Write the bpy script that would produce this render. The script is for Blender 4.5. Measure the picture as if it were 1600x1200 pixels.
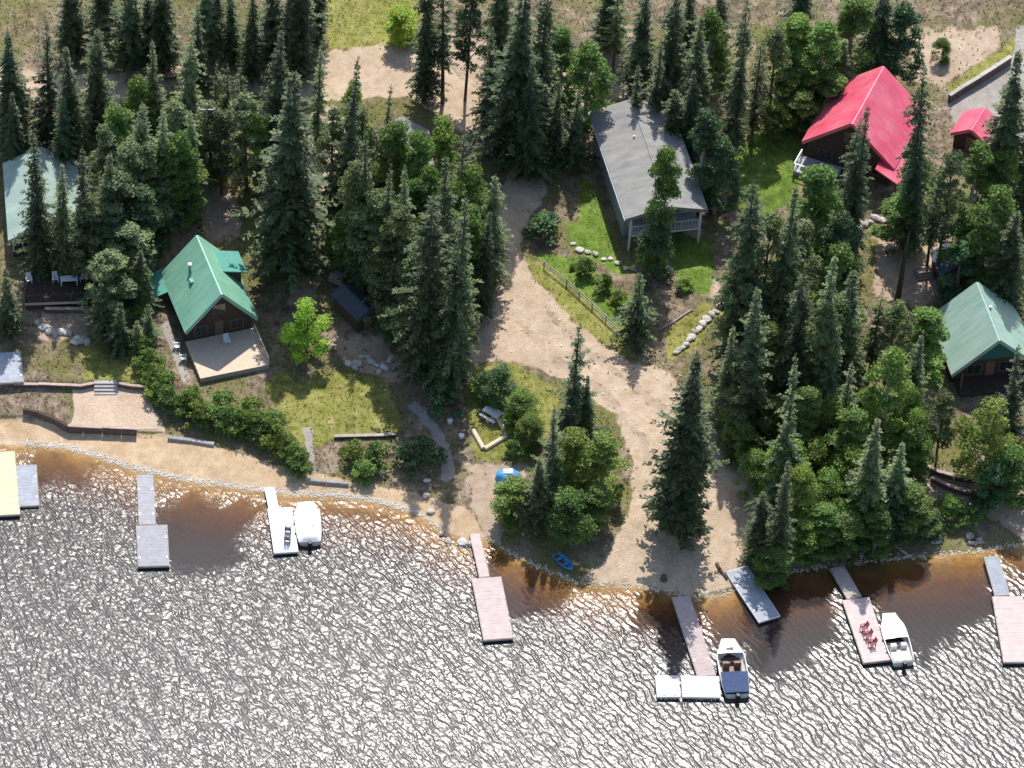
import bpy, bmesh, math, random
import numpy as np
from mathutils import Vector, Matrix, Euler

for o in list(bpy.data.objects):
    bpy.data.objects.remove(o, do_unlink=True)
S = bpy.context.scene
C = S.collection
R = math.radians
random.seed(7)
rng = np.random.default_rng(11)

# ------------------------------------------------------------------ camera, sky, sun, exposure
F_PX, CX, CY, DIST, PITCH = 8000.0, 250.0, 600.0, 520.0, R(45)
cp, sp = math.cos(PITCH), math.sin(PITCH)
CAM = Vector((-(800 - CX) * DIST / F_PX, -DIST * cp, DIST * sp))
cd = bpy.data.cameras.new('camera')
cam = bpy.data.objects.new('camera', cd)
C.objects.link(cam)
cam.location = CAM
cam.rotation_euler = (R(90) - PITCH, 0, 0)
cd.sensor_width = 36
cd.lens = 36 * F_PX / 1600
cd.shift_x = (800 - CX) / 1600
cd.clip_start = 1
cd.clip_end = 6000
S.camera = cam
S.render.resolution_x, S.render.resolution_y = 1024, 768

SUN_EL, SUN_AZ = R(55.5), R(5)
w = bpy.data.worlds.new('World')
S.world = w
w.use_nodes = True
wn = w.node_tree.nodes
sky = wn.new('ShaderNodeTexSky')
sky.sky_type = 'NISHITA'
sky.sun_disc = False
sky.sun_elevation = SUN_EL
sky.sun_rotation = SUN_AZ
sky.air_density = 1.0
sky.dust_density = 1.2
wn['Background'].inputs['Strength'].default_value = 0.15
w.node_tree.links.new(sky.outputs[0], wn['Background'].inputs['Color'])
sl = bpy.data.lights.new('sun', 'SUN')
sl.energy = 4.4
sl.angle = R(0.53)
sl.color = (1.0, 0.965, 0.91)
sun = bpy.data.objects.new('sun', sl)
C.objects.link(sun)
sd = Vector((math.sin(SUN_AZ) * math.cos(SUN_EL), math.cos(SUN_AZ) * math.cos(SUN_EL), math.sin(SUN_EL)))
sun.rotation_euler = sd.to_track_quat('Z', 'Y').to_euler()
sun.location = (0, 0, 200)
S.view_settings.view_transform = 'Standard'
S.view_settings.look = 'None'
S.view_settings.exposure = 0.27
S.view_settings.gamma = 1
S.view_settings.use_curve_mapping = False

# ------------------------------------------------------------------ pixels of the photograph -> places
def ray(u, v):
    a, b = (u - CX) / F_PX, (CY - v) / F_PX
    return Vector((a, b * sp + cp, b * cp - sp))
def PZ(u, v, z=0.0):
    d = ray(u, v)
    t = (z - CAM.z) / d.z
    return CAM + d * t
def proj(p):
    q = Vector(p) - CAM
    x, y, z = q.x, q.y * sp + q.z * cp, q.y * cp - q.z * sp
    return CX + F_PX * x / z, CY - F_PX * y / z

SHORE = [(-400, 655), (-60, 690), (40, 692), (100, 697), (150, 711), (200, 727), (270, 745), (350, 757), (430, 768), (500, 771), (560, 776), (620, 790),
         (660, 806), (695, 832), (735, 846), (760, 842), (800, 866), (850, 890), (905, 912), (975, 915), (1030, 922), (1085, 935),
         (1130, 930), (1180, 908), (1240, 893), (1300, 884), (1370, 876), (1440, 870), (1530, 862), (1600, 850), (1750, 835), (2000, 820)]
_sp = [PZ(u, v, 0) for u, v in SHORE]
SX = np.array([p.x for p in _sp]); SY = np.array([p.y for p in _sp])
def wl(pts, z):
    q = [PZ(u, v, z) for u, v in pts]
    return np.array([p.x for p in q]), np.array([p.y for p in q])
W1 = wl([(-200, 640), (60, 652), (108, 670), (150, 672), (212, 676), (262, 678), (330, 692)], 0.9)
W2 = wl([(-200, 590), (60, 602), (130, 603), (150, 601), (183, 600), (200, 603), (232, 606), (300, 620)], 1.6)

def sm(t):
    t = np.clip(t, 0, 1)
    return t * t * (3 - 2 * t)
def H(x, y):
    x = np.asarray(x, float); y = np.asarray(y, float)
    d = y - np.interp(x, SX, SY)
    land = 0.8 * (1 - np.exp(-np.maximum(d, 0) / 6.0)) + 0.022 * np.clip(d, 0, 160)
    und = 0.10 * np.sin(x * 0.31 + y * 0.23) * np.sin(y * 0.27 - x * 0.11) * np.clip(d / 8, 0, 1)
    dd = np.maximum(-d, 0)
    bed = -0.15 * np.minimum(dd, 6) - 0.2 * np.clip(dd - 6, 0, 25)
    z = np.where(d > 0, land + und, bed)
    fade = sm((-33.4 - x) / 2.5)
    z = z + fade * 0.35 * sm((y - np.interp(x, *W1)) / 0.5) + fade * 0.55 * sm((y - np.interp(x, *W2)) / 0.5)
    return z
def h1(x, y):
    return float(H(x, y))
def G(u, v, up=0.0):
    """point on the terrain (plus `up` metres) seen at pixel u, v"""
    z = 1.0
    for _ in range(14):
        p = PZ(u, v, z)
        z = h1(p.x, p.y) + up
    return PZ(u, v, z)

# ------------------------------------------------------------------ materials
# ripples: rotation, stretch x, stretch y, scale, detail, roughness, amplitude (m)
WAVES = [(32, 1.0, 1.3, 0.45, -1, 8.0, 0.026), (-56, 2.1, 1.0, 2.4, 2.0, 0.5, 0.052), (22, 1.6, 1.0, 3.2, 1.0, 0.5, 0.018)]
WATER_ROUGH = 0.262
MATS = {}
def nodes(name):
    m = bpy.data.materials.new(name)
    m.use_nodes = True
    m.node_tree.nodes.clear()
    return m, m.node_tree.nodes, m.node_tree.links
def N(nt, kind, **kw):
    n = nt.new(kind)
    for k, v in kw.items():
        if k in n.inputs:
            n.inputs[k].default_value = v
        else:
            setattr(n, k, v)
    return n
def ramp(nt, stops):
    r = nt.new('ShaderNodeValToRGB')
    e = r.color_ramp.elements
    e[0].position, e[0].color = stops[0][0], (*stops[0][1], 1)
    e[1].position, e[1].color = stops[-1][0], (*stops[-1][1], 1)
    for p, c in stops[1:-1]:
        x = e.new(p); x.color = (*c, 1)
    return r
def simple(name, col, rough=0.7, var=0.25, scale=3.0, metal=0.0, bump=0.15, bscale=20.0, stretch=(1, 1, 1), rand=0.12, spec=0.3, fade=0.0, fcol=(0.5, 0.5, 0.5)):
    m, nt, lk = nodes(name)
    out = N(nt, 'ShaderNodeOutputMaterial')
    b = N(nt, 'ShaderNodeBsdfPrincipled', Roughness=rough, Metallic=metal)
    b.inputs['Specular IOR Level'].default_value = spec
    tc = N(nt, 'ShaderNodeTexCoord')
    mp = N(nt, 'ShaderNodeMapping')
    mp.inputs['Scale'].default_value = stretch
    lk.new(tc.outputs['Object'], mp.inputs[0])
    n1 = N(nt, 'ShaderNodeTexNoise', Scale=scale, Detail=6.0, Roughness=0.65)
    lk.new(mp.outputs[0], n1.inputs['Vector'])
    lo = tuple(c * (1 - var) for c in col); hi = tuple(min(1, c * (1 + var)) for c in col)
    rp = ramp(nt, [(0.3, lo), (0.7, hi)])
    lk.new(n1.outputs['Fac'], rp.inputs[0])
    oi = N(nt, 'ShaderNodeObjectInfo')
    mr = N(nt, 'ShaderNodeMapRange')
    mr.inputs[3].default_value = 1 - rand; mr.inputs[4].default_value = 1 + rand
    lk.new(oi.outputs['Random'], mr.inputs[0])
    mx = N(nt, 'ShaderNodeHueSaturation')
    lk.new(rp.outputs[0], mx.inputs['Color']); lk.new(mr.outputs[0], mx.inputs['Value'])
    cout = mx.outputs[0]
    if fade:      # sun-bleached and dirty patches
        n3 = N(nt, 'ShaderNodeTexNoise', Scale=0.35, Detail=5.0, Roughness=0.6); lk.new(tc.outputs['Object'], n3.inputs['Vector'])
        r3 = ramp(nt, [(0.40, (0, 0, 0)), (0.68, (fade, fade, fade))]); lk.new(n3.outputs['Fac'], r3.inputs[0])
        m4 = N(nt, 'ShaderNodeMix', data_type='RGBA'); lk.new(r3.outputs[0], m4.inputs[0]); lk.new(cout, m4.inputs[6]); m4.inputs[7].default_value = (*fcol, 1)
        n5 = N(nt, 'ShaderNodeTexNoise', Scale=2.6, Detail=6.0, Roughness=0.75); lk.new(tc.outputs['Object'], n5.inputs['Vector'])
        r5 = ramp(nt, [(0.60, (0, 0, 0)), (0.72, (0.55, 0.55, 0.55))]); lk.new(n5.outputs['Fac'], r5.inputs[0])
        m6 = N(nt, 'ShaderNodeMix', data_type='RGBA'); lk.new(r5.outputs[0], m6.inputs[0]); lk.new(m4.outputs[2], m6.inputs[6]); m6.inputs[7].default_value = (0.13, 0.11, 0.08, 1)
        cout = m6.outputs[2]
    lk.new(cout, b.inputs['Base Color'])
    n2 = N(nt, 'ShaderNodeTexNoise', Scale=bscale, Detail=4.0)
    lk.new(mp.outputs[0], n2.inputs['Vector'])
    bp = N(nt, 'ShaderNodeBump', Strength=bump, Distance=0.05)
    lk.new(n2.outputs['Fac'], bp.inputs['Height']); lk.new(bp.outputs[0], b.inputs['Normal'])
    lk.new(b.outputs[0], out.inputs[0])
    MATS[name] = m
    return m
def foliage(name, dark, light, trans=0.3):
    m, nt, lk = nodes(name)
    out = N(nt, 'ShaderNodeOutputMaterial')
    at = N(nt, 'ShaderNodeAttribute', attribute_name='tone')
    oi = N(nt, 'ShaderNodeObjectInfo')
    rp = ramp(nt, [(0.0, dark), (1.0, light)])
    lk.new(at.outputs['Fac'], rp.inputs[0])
    hs = N(nt, 'ShaderNodeHueSaturation')
    mr = N(nt, 'ShaderNodeMapRange'); mr.inputs[3].default_value = 0.485; mr.inputs[4].default_value = 0.515
    lk.new(oi.outputs['Random'], mr.inputs[0]); lk.new(mr.outputs[0], hs.inputs['Hue'])
    m2 = N(nt, 'ShaderNodeMath', operation='MULTIPLY'); m2.inputs[1].default_value = 7.31
    m3 = N(nt, 'ShaderNodeMath', operation='FRACT')
    mv = N(nt, 'ShaderNodeMapRange'); mv.inputs[3].default_value = 0.75; mv.inputs[4].default_value = 1.25
    lk.new(oi.outputs['Random'], m2.inputs[0]); lk.new(m2.outputs[0], m3.inputs[0]); lk.new(m3.outputs[0], mv.inputs[0]); lk.new(mv.outputs[0], hs.inputs['Value'])
    lk.new(rp.outputs[0], hs.inputs['Color'])
    b = N(nt, 'ShaderNodeBsdfPrincipled', Roughness=0.55)
    b.inputs['Specular IOR Level'].default_value = 0.35
    t = N(nt, 'ShaderNodeBsdfTranslucent')
    mx = N(nt, 'ShaderNodeMixShader', Fac=trans)
    lk.new(hs.outputs[0], b.inputs['Base Color']); lk.new(hs.outputs[0], t.inputs['Color'])
    lk.new(b.outputs[0], mx.inputs[1]); lk.new(t.outputs[0], mx.inputs[2]); lk.new(mx.outputs[0], out.inputs[0])
    MATS[name] = m
    return m

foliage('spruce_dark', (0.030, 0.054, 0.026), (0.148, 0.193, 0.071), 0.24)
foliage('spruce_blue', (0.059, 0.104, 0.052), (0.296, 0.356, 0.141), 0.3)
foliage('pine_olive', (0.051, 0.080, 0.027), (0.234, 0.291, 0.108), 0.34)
foliage('leaf_green', (0.055, 0.116, 0.027), (0.274, 0.410, 0.096), 0.45)
foliage('leaf_lime', (0.168, 0.287, 0.024), (0.503, 0.694, 0.108), 0.5)
foliage('leaf_yellow', (0.082, 0.150, 0.027), (0.342, 0.451, 0.096), 0.42)
foliage('leaf_deep', (0.033, 0.082, 0.036), (0.140, 0.247, 0.091), 0.36)
foliage('grass_tuft', (0.17, 0.16, 0.075), (0.36, 0.33, 0.18), 0.45)
simple('bark', (0.11, 0.08, 0.06), 0.9, 0.4, 6, stretch=(1, 1, 0.2), bump=0.5)
simple('bark_pale', (0.34, 0.30, 0.25), 0.9, 0.35, 6, stretch=(1, 1, 0.4), bump=0.4)
simple('driftwood', (0.36, 0.30, 0.25), 0.9, 0.3, 5, bump=0.4)
simple('roof_green', (0.20, 0.45, 0.315), 0.42, fade=0.45, fcol=(0.34, 0.52, 0.42), var=0.2, scale=0.8, bump=0.03, rand=0.0, spec=0.4, stretch=(0.5, 3, 0.5))
simple('roof_green_dark', (0.09, 0.31, 0.24), 0.5, 0.12, 0.7, bump=0.03, rand=0.0)
simple('roof_sage', (0.27, 0.41, 0.335), 0.5, fade=0.45, fcol=(0.40, 0.47, 0.42), var=0.22, scale=0.8, bump=0.03, rand=0.0, spec=0.4, stretch=(0.5, 3, 0.5))
simple('roof_pale', (0.25, 0.34, 0.295), 0.55, fade=0.4, fcol=(0.5, 0.55, 0.5), var=0.2, scale=0.8, bump=0.03, rand=0.0, stretch=(0.5, 3, 0.5))
simple('roof_red', (0.70, 0.085, 0.15), 0.34, fade=0.6, fcol=(0.74, 0.26, 0.30), var=0.2, scale=0.8, bump=0.03, rand=0.0, spec=0.6, stretch=(0.5, 3, 0.5))
simple('roof_shingle', (0.265, 0.258, 0.25), 0.92, fade=0.5, fcol=(0.30, 0.29, 0.24), var=0.28, scale=0.6, bump=0.8, bscale=9, rand=0.0, stretch=(0.6, 2, 0.6))
simple('roof_slate', (0.065, 0.09, 0.11), 0.55, 0.25, 0.9, bump=0.05)
simple('wood_dark', (0.07, 0.048, 0.036), 0.8, 0.3, 4, stretch=(0.4, 0.4, 4), bump=0.4)
simple('wood_brown', (0.17, 0.105, 0.07), 0.8, 0.3, 4, stretch=(1, 1, 4), bump=0.3)
simple('wood_cream', (0.68, 0.56, 0.42), 0.8, 0.13, 2.5, bump=0.2)
simple('wood_pink', (0.56, 0.455, 0.43), 0.85, 0.12, 1.5, bump=0.2)
simple('wood_grey', (0.40, 0.395, 0.415), 0.85, 0.12, 1.5, bump=0.2)
simple('wood_slate', (0.34, 0.36, 0.40), 0.8, 0.18, 1.2, bump=0.2)
simple('wood_yellow', (0.70, 0.66, 0.42), 0.8, 0.08, 1.5, bump=0.2)
simple('wood_weather', (0.42, 0.36, 0.31), 0.85, 0.22, 2.0, bump=0.3)
simple('siding_grey', (0.30, 0.33, 0.37), 0.7, 0.10, 1.5, stretch=(0.3, 0.3, 6), bump=0.25)
simple('siding_green', (0.035, 0.16, 0.13), 0.7, 0.1, 1.5, bump=0.1)
simple('white_paint', (0.76, 0.76, 0.75), 0.5, 0.06, 2, bump=0.06)
simple('white_gel', (0.80, 0.80, 0.78), 0.25, 0.04, 1.5, bump=0.02, spec=0.5)
simple('cream_vinyl', (0.66, 0.62, 0.55), 0.5, 0.08, 4, bump=0.05)
simple('brown_vinyl', (0.20, 0.12, 0.085), 0.5, 0.15, 4, bump=0.05)
simple('blue_canvas', (0.045, 0.07, 0.15), 0.8, 0.2, 3, bump=0.4, bscale=3)
simple('blue_tarp', (0.10, 0.34, 0.62), 0.5, 0.2, 2, bump=0.6, bscale=3)
simple('blue_plastic', (0.08, 0.28, 0.52), 0.35, 0.12, 2, bump=0.03)
simple('black_plastic', (0.02, 0.02, 0.022), 0.45, 0.2, 4, bump=0.05)
simple('metal_grey', (0.45, 0.46, 0.47), 0.4, 0.1, 4, metal=0.8, bump=0.03)
simple('red_chair', (0.30, 0.05, 0.07), 0.6, 0.2, 4, bump=0.05)
simple('stone_pale', (0.50, 0.46, 0.41), 0.9, 0.25, 1.2, bump=0.5, bscale=4, rand=0.25)
simple('pebble', (0.66, 0.62, 0.56), 0.85, 0.2, 2.0, bump=0.3)
simple('stone_grey', (0.30, 0.285, 0.27), 0.9, 0.3, 1.2, bump=0.5, bscale=4, rand=0.25)
simple('timber_wall', (0.13, 0.085, 0.07), 0.9, 0.3, 3, bump=0.4)
simple('timber_cap', (0.44, 0.34, 0.29), 0.9, 0.2, 3, bump=0.3)
simple('concrete', (0.42, 0.39, 0.36), 0.9, 0.15, 1, bump=0.3)
m, nt, lk = nodes('glass'); MATS['glass'] = m
o_ = N(nt, 'ShaderNodeOutputMaterial'); b_ = N(nt, 'ShaderNodeBsdfPrincipled', Roughness=0.06)
b_.inputs['Base Color'].default_value = (0.02, 0.028, 0.035, 1); b_.inputs['Specular IOR Level'].default_value = 0.8
n_ = N(nt, 'ShaderNodeTexNoise', Scale=0.6); p_ = N(nt, 'ShaderNodeBump', Strength=0.05); lk.new(n_.outputs[0], p_.inputs['Height']); lk.new(p_.outputs[0], b_.inputs['Normal'])
lk.new(b_.outputs[0], o_.inputs[0])

# terrain: one material, the covering of each spot is stored on the mesh
m, nt, lk = nodes('terrain'); MATS['terrain'] = m
out = N(nt, 'ShaderNodeOutputMaterial')
bs = N(nt, 'ShaderNodeBsdfPrincipled', Roughness=0.95); bs.inputs['Specular IOR Level'].default_value = 0.12
geo = N(nt, 'ShaderNodeNewGeometry')
def tn(scale, detail=8.0, rough=0.6, dist=0.0):
    t = N(nt, 'ShaderNodeTexNoise', Scale=scale, Detail=detail, Roughness=rough, Distortion=dist)
    lk.new(geo.outputs['Position'], t.inputs['Vector'])
    return t
def tmix(fac, a, b, mode='MIX'):
    x = N(nt, 'ShaderNodeMix', data_type='RGBA', blend_type=mode)
    if isinstance(fac, float): x.inputs[0].default_value = fac
    else: lk.new(fac, x.inputs[0])
    lk.new(a, x.inputs[6]); lk.new(b, x.inputs[7])
    return x.outputs[2]
nA, nB, nC, nD = tn(0.16, 6), tn(0.9, 8, 0.7), tn(5.0, 6, 0.7), tn(0.22, 5, 0.6, 0.8)
forest = ramp(nt, [(0.30, (0.075, 0.060, 0.045)), (0.46, (0.20, 0.155, 0.11)), (0.58, (0.33, 0.255, 0.185)), (0.74, (0.46, 0.37, 0.285))])
lk.new(nB.outputs[0], forest.inputs[0])
moss = ramp(nt, [(0.3, (0.085, 0.095, 0.028)), (0.7, (0.25, 0.225, 0.09))]); lk.new(nC.outputs[0], moss.inputs[0])
mk = ramp(nt, [(0.42, (0, 0, 0)), (0.60, (1, 1, 1))]); lk.new(nA.outputs[0], mk.inputs[0])
col = tmix(mk.outputs[0], forest.outputs[0], moss.outputs[0])
def layer(col, attr, stops, noise, extra=None):
    a = N(nt, 'ShaderNodeAttribute', attribute_name=attr)
    ad = N(nt, 'ShaderNodeMath', operation='ADD'); sc = N(nt, 'ShaderNodeMath', operation='MULTIPLY_ADD')
    sc.inputs[1].default_value = 0.7; sc.inputs[2].default_value = -0.35
    lk.new(nB.outputs[0], sc.inputs[0]); lk.new(a.outputs['Fac'], ad.inputs[0]); lk.new(sc.outputs[0], ad.inputs[1])
    st = N(nt, 'ShaderNodeMapRange', interpolation_type='SMOOTHSTEP'); st.inputs[1].default_value = 0.36; st.inputs[2].default_value = 0.64
    lk.new(ad.outputs[0], st.inputs[0])
    rp = ramp(nt, stops); lk.new(noise.outputs[0], rp.inputs[0])
    return tmix(st.outputs[0], col, rp.outputs[0])
col = layer(col, 'dirt', [(0.25, (0.32, 0.235, 0.165)), (0.5, (0.45, 0.345, 0.255)), (0.75, (0.55, 0.44, 0.34))], nB)
col = layer(col, 'dry', [(0.34, (0.13, 0.145, 0.03)), (0.46, (0.23, 0.24, 0.055)), (0.58, (0.30, 0.28, 0.09)), (0.68, (0.45, 0.37, 0.20))], nB)
col = layer(col, 'lawn', [(0.33, (0.07, 0.13, 0.02)), (0.5, (0.135, 0.215, 0.035)), (0.60, (0.20, 0.265, 0.06)), (0.70, (0.33, 0.32, 0.12))], nB)
col = layer(col, 'road', [(0.25, (0.37, 0.275, 0.185)), (0.5, (0.52, 0.40, 0.285)), (0.78, (0.62, 0.50, 0.385))], nB)
col = layer(col, 'pave', [(0.25, (0.27, 0.245, 0.22)), (0.5, (0.37, 0.335, 0.30)), (0.78, (0.45, 0.41, 0.37))], nB)
col = layer(col, 'patio', [(0.25, (0.48, 0.365, 0.265)), (0.5, (0.58, 0.45, 0.335)), (0.78, (0.65, 0.52, 0.40))], nC)
col = layer(col, 'sand', [(0.25, (0.40, 0.275, 0.165)), (0.5, (0.56, 0.41, 0.26)), (0.78, (0.65, 0.49, 0.34))], nB)
col = layer(col, 'bed', [(0.25, (0.22, 0.14, 0.06)), (0.5, (0.45, 0.295, 0.12)), (0.75, (0.60, 0.42, 0.18))], nB)
pb = N(nt, 'ShaderNodeAttribute', attribute_name='wash')
pbr = ramp(nt, [(0.35, (0.52, 0.46, 0.38)), (0.6, (0.76, 0.71, 0.63))]); lk.new(nC.outputs[0], pbr.inputs[0])
col = tmix(pb.outputs['Fac'], col, pbr.outputs[0])
big = ramp(nt, [(0.3, (0.78, 0.76, 0.73)), (0.7, (1.12, 1.12, 1.12))]); lk.new(nD.outputs[0], big.inputs[0])
col = tmix(0.9, col, big.outputs[0], 'MULTIPLY')
fine = ramp(nt, [(0.25, (0.72, 0.72, 0.72)), (0.75, (1.2, 1.2, 1.2))]); lk.new(nC.outputs[0], fine.inputs[0])
col = tmix(0.8, col, fine.outputs[0], 'MULTIPLY')
lk.new(col, bs.inputs['Base Color'])
bp = N(nt, 'ShaderNodeBump', Strength=0.7, Distance=0.12)
lk.new(nC.outputs[0], bp.inputs['Height']); lk.new(bp.outputs[0], bs.inputs['Normal'])
lk.new(bs.outputs[0], out.inputs[0])

# water: reflecting rippled surface over a tea-coloured lake; chop and depth are stored on the mesh
m, nt, lk = nodes('water'); MATS['water'] = m
out = N(nt, 'ShaderNodeOutputMaterial')
geo = N(nt, 'ShaderNodeNewGeometry')
def wave(rot, sx, sy, scale, detail, rough):
    mp = N(nt, 'ShaderNodeMapping', vector_type='TEXTURE'); mp.inputs['Rotation'].default_value = (0, 0, R(rot)); mp.inputs['Scale'].default_value = (sx, sy, 1)
    lk.new(geo.outputs['Position'], mp.inputs[0])
    if detail < 0:    # long-crested ripples
        t = N(nt, 'ShaderNodeTexWave', Scale=scale, Distortion=rough, Detail=2.0); t.inputs['Detail Scale'].default_value = 1.6
    else:
        t = N(nt, 'ShaderNodeTexNoise', Scale=scale, Detail=detail, Roughness=rough)
    lk.new(mp.outputs[0], t.inputs['Vector'])
    return t.outputs['Fac']
ch = N(nt, 'ShaderNodeAttribute', attribute_name='chop')
hsum = None
for (rot, sx, sy, sc, de, ro, amp) in WAVES:
    wv = wave(rot, sx, sy, sc, de, ro)
    mm = N(nt, 'ShaderNodeMath', operation='MULTIPLY'); mm.inputs[1].default_value = amp
    lk.new(wv, mm.inputs[0])
    if hsum is None: hsum = mm.outputs[0]
    else:
        ad = N(nt, 'ShaderNodeMath', operation='ADD'); lk.new(hsum, ad.inputs[0]); lk.new(mm.outputs[0], ad.inputs[1]); hsum = ad.outputs[0]
mm = N(nt, 'ShaderNodeMath', operation='MULTIPLY'); lk.new(hsum, mm.inputs[0]); lk.new(ch.outputs['Fac'], mm.inputs[1])
bp = N(nt, 'ShaderNodeBump', Strength=1.0, Distance=1.0); lk.new(mm.outputs[0], bp.inputs['Height'])
gl = N(nt, 'ShaderNodeBsdfGlossy')
rg = N(nt, 'ShaderNodeMath', operation='MULTIPLY_ADD'); rg.inputs[1].default_value = WATER_ROUGH - 0.05; rg.inputs[2].default_value = 0.05
lk.new(ch.outputs['Fac'], rg.inputs[0]); lk.new(rg.outputs[0], gl.inputs['Roughness'])
if True:
    lk.new(bp.outputs[0], gl.inputs['Normal'])
fr = N(nt, 'ShaderNodeFresnel', IOR=1.34); lk.new(bp.outputs[0], fr.inputs['Normal'])
tr = N(nt, 'ShaderNodeBsdfTransparent')
tint = N(nt, 'ShaderNodeAttribute', attribute_name='tint'); lk.new(tint.outputs['Color'], tr.inputs['Color'])
df = N(nt, 'ShaderNodeBsdfDiffuse'); df.inputs['Color'].default_value = (0.062, 0.060, 0.060, 1)
tb = N(nt, 'ShaderNodeAttribute', attribute_name='murk')
mb = N(nt, 'ShaderNodeMixShader'); lk.new(tb.outputs['Fac'], mb.inputs[0]); lk.new(tr.outputs[0], mb.inputs[1]); lk.new(df.outputs[0], mb.inputs[2])
mx = N(nt, 'ShaderNodeMixShader'); lk.new(fr.outputs[0], mx.inputs[0]); lk.new(mb.outputs[0], mx.inputs[1]); lk.new(gl.outputs[0], mx.inputs[2])
lk.new(mx.outputs[0], out.inputs[0])

# ------------------------------------------------------------------ object helpers
def tag(o, label=None, cat=None, group=None, kind=None):
    if label: o['label'] = label
    if cat: o['category'] = cat
    if group: o['group'] = group
    if kind: o['kind'] = kind
    return o
def thing(name, label, cat, loc, rz=0.0, group=None):
    o = bpy.data.objects.new(name, None); C.objects.link(o)
    o.empty_display_size = 0.3
    o.location = loc; o.rotation_euler = (0, 0, rz)
    return tag(o, label, cat, group)
ORD = ['leftmost'] + [w_ + ' from the left' for w_ in 'second third fourth fifth sixth seventh eighth ninth tenth eleventh twelfth thirteenth fourteenth fifteenth sixteenth seventeenth eighteenth nineteenth twentieth twenty-first twenty-second twenty-third twenty-fourth twenty-fifth twenty-sixth'.split()]
class MB:
    def __init__(s): s.v, s.f = [], []
    def add(s, vs, fs):
        k = len(s.v); s.v += [tuple(a) for a in vs]; s.f += [tuple(i + k for i in f) for f in fs]; return s
    def box(s, x0, x1, y0, y1, z0, z1):
        return s.add([(x0, y0, z0), (x1, y0, z0), (x1, y1, z0), (x0, y1, z0), (x0, y0, z1), (x1, y0, z1), (x1, y1, z1), (x0, y1, z1)],
                     [(0, 3, 2, 1), (4, 5, 6, 7), (0, 1, 5, 4), (1, 2, 6, 5), (2, 3, 7, 6), (3, 0, 4, 7)])
    def bar(s, a, b, wd, ht, up=(0, 0, 1)):
        a, b = Vector(a), Vector(b); d = (b - a).normalized(); u = Vector(up)
        sx = d.cross(u).normalized() * wd / 2; uz = sx.cross(d).normalized() * ht / 2
        vs = [p + sx * i + uz * j for p in (a, b) for i, j in ((-1, -1), (1, -1), (1, 1), (-1, 1))]
        return s.add(vs, [(0, 3, 2, 1), (4, 5, 6, 7), (0, 1, 5, 4), (1, 2, 6, 5), (2, 3, 7, 6), (3, 0, 4, 7)])
    def tube(s, pts, rad, n=8):
        pts = [Vector(p) for p in pts]; k = len(s.v)
        for i, p in enumerate(pts):
            d = (pts[min(i + 1, len(pts) - 1)] - pts[max(i - 1, 0)]).normalized()
            a = d.cross(Vector((0.31, 0.95, 0.05))); a = a.normalized() if a.length > 1e-3 else Vector((1, 0, 0)); b = d.cross(a)
            r = rad[i] if hasattr(rad, '__len__') else rad
            s.v += [tuple(p + (a * math.cos(2 * math.pi * j / n) + b * math.sin(2 * math.pi * j / n)) * r) for j in range(n)]
        for i in range(len(pts) - 1):
            for j in range(n):
                j2 = (j + 1) % n
                s.f.append((k + i * n + j, k + i * n + j2, k + (i + 1) * n + j2, k + (i + 1) * n + j))
        s.f.append(tuple(k + j for j in reversed(range(n)))); s.f.append(tuple(k + (len(pts) - 1) * n + j for j in range(n)))
        return s
    def slab(s, poly, z0, z1):
        n = len(poly)
        return s.add([(x, y, z0) for x, y in poly] + [(x, y, z1) for x, y in poly],
                     [tuple(reversed(range(n))), tuple(range(n, 2 * n))] + [(i, (i + 1) % n, n + (i + 1) % n, n + i) for i in range(n)])
    def quadslab(s, a, b, c, d, t):
        a, b, c, d = map(Vector, (a, b, c, d)); nrm = (b - a).cross(d - a).normalized() * t
        return s.add([a - nrm, b - nrm, c - nrm, d - nrm, a, b, c, d],
                     [(0, 3, 2, 1), (4, 5, 6, 7), (0, 1, 5, 4), (1, 2, 6, 5), (2, 3, 7, 6), (3, 0, 4, 7)])
    def build(s, name, mat, parent=None, smooth=False, kind=None, loc=None, rz=0.0, bevel=0.0):
        me = bpy.data.meshes.new(name); me.from_pydata(s.v, [], s.f); me.update()
        bm = bmesh.new(); bm.from_mesh(me)
        bmesh.ops.recalc_face_normals(bm, faces=bm.faces)
        if bevel: bmesh.ops.bevel(bm, geom=bm.edges[:], offset=bevel, segments=1, affect='EDGES')
        bm.to_mesh(me); bm.free()
        if smooth: me.polygons.foreach_set('use_smooth', [True] * len(me.polygons))
        me.materials.append(MATS[mat])
        o = bpy.data.objects.new(name, me); C.objects.link(o)
        o.parent = parent
        if loc is not None: o.location = loc
        o.rotation_euler = (0, 0, rz)
        if kind: o['kind'] = kind
        return o
def share(src, name, parent, loc=(0, 0, 0), rz=0.0, mat=None):
    o = bpy.data.objects.new(name, src.data); C.objects.link(o); o.parent = parent; o.location = loc; o.rotation_euler = (0, 0, rz)
    if mat:
        o.material_slots[0].link = 'OBJECT'; o.material_slots[0].material = MATS[mat]
    return o

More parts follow.
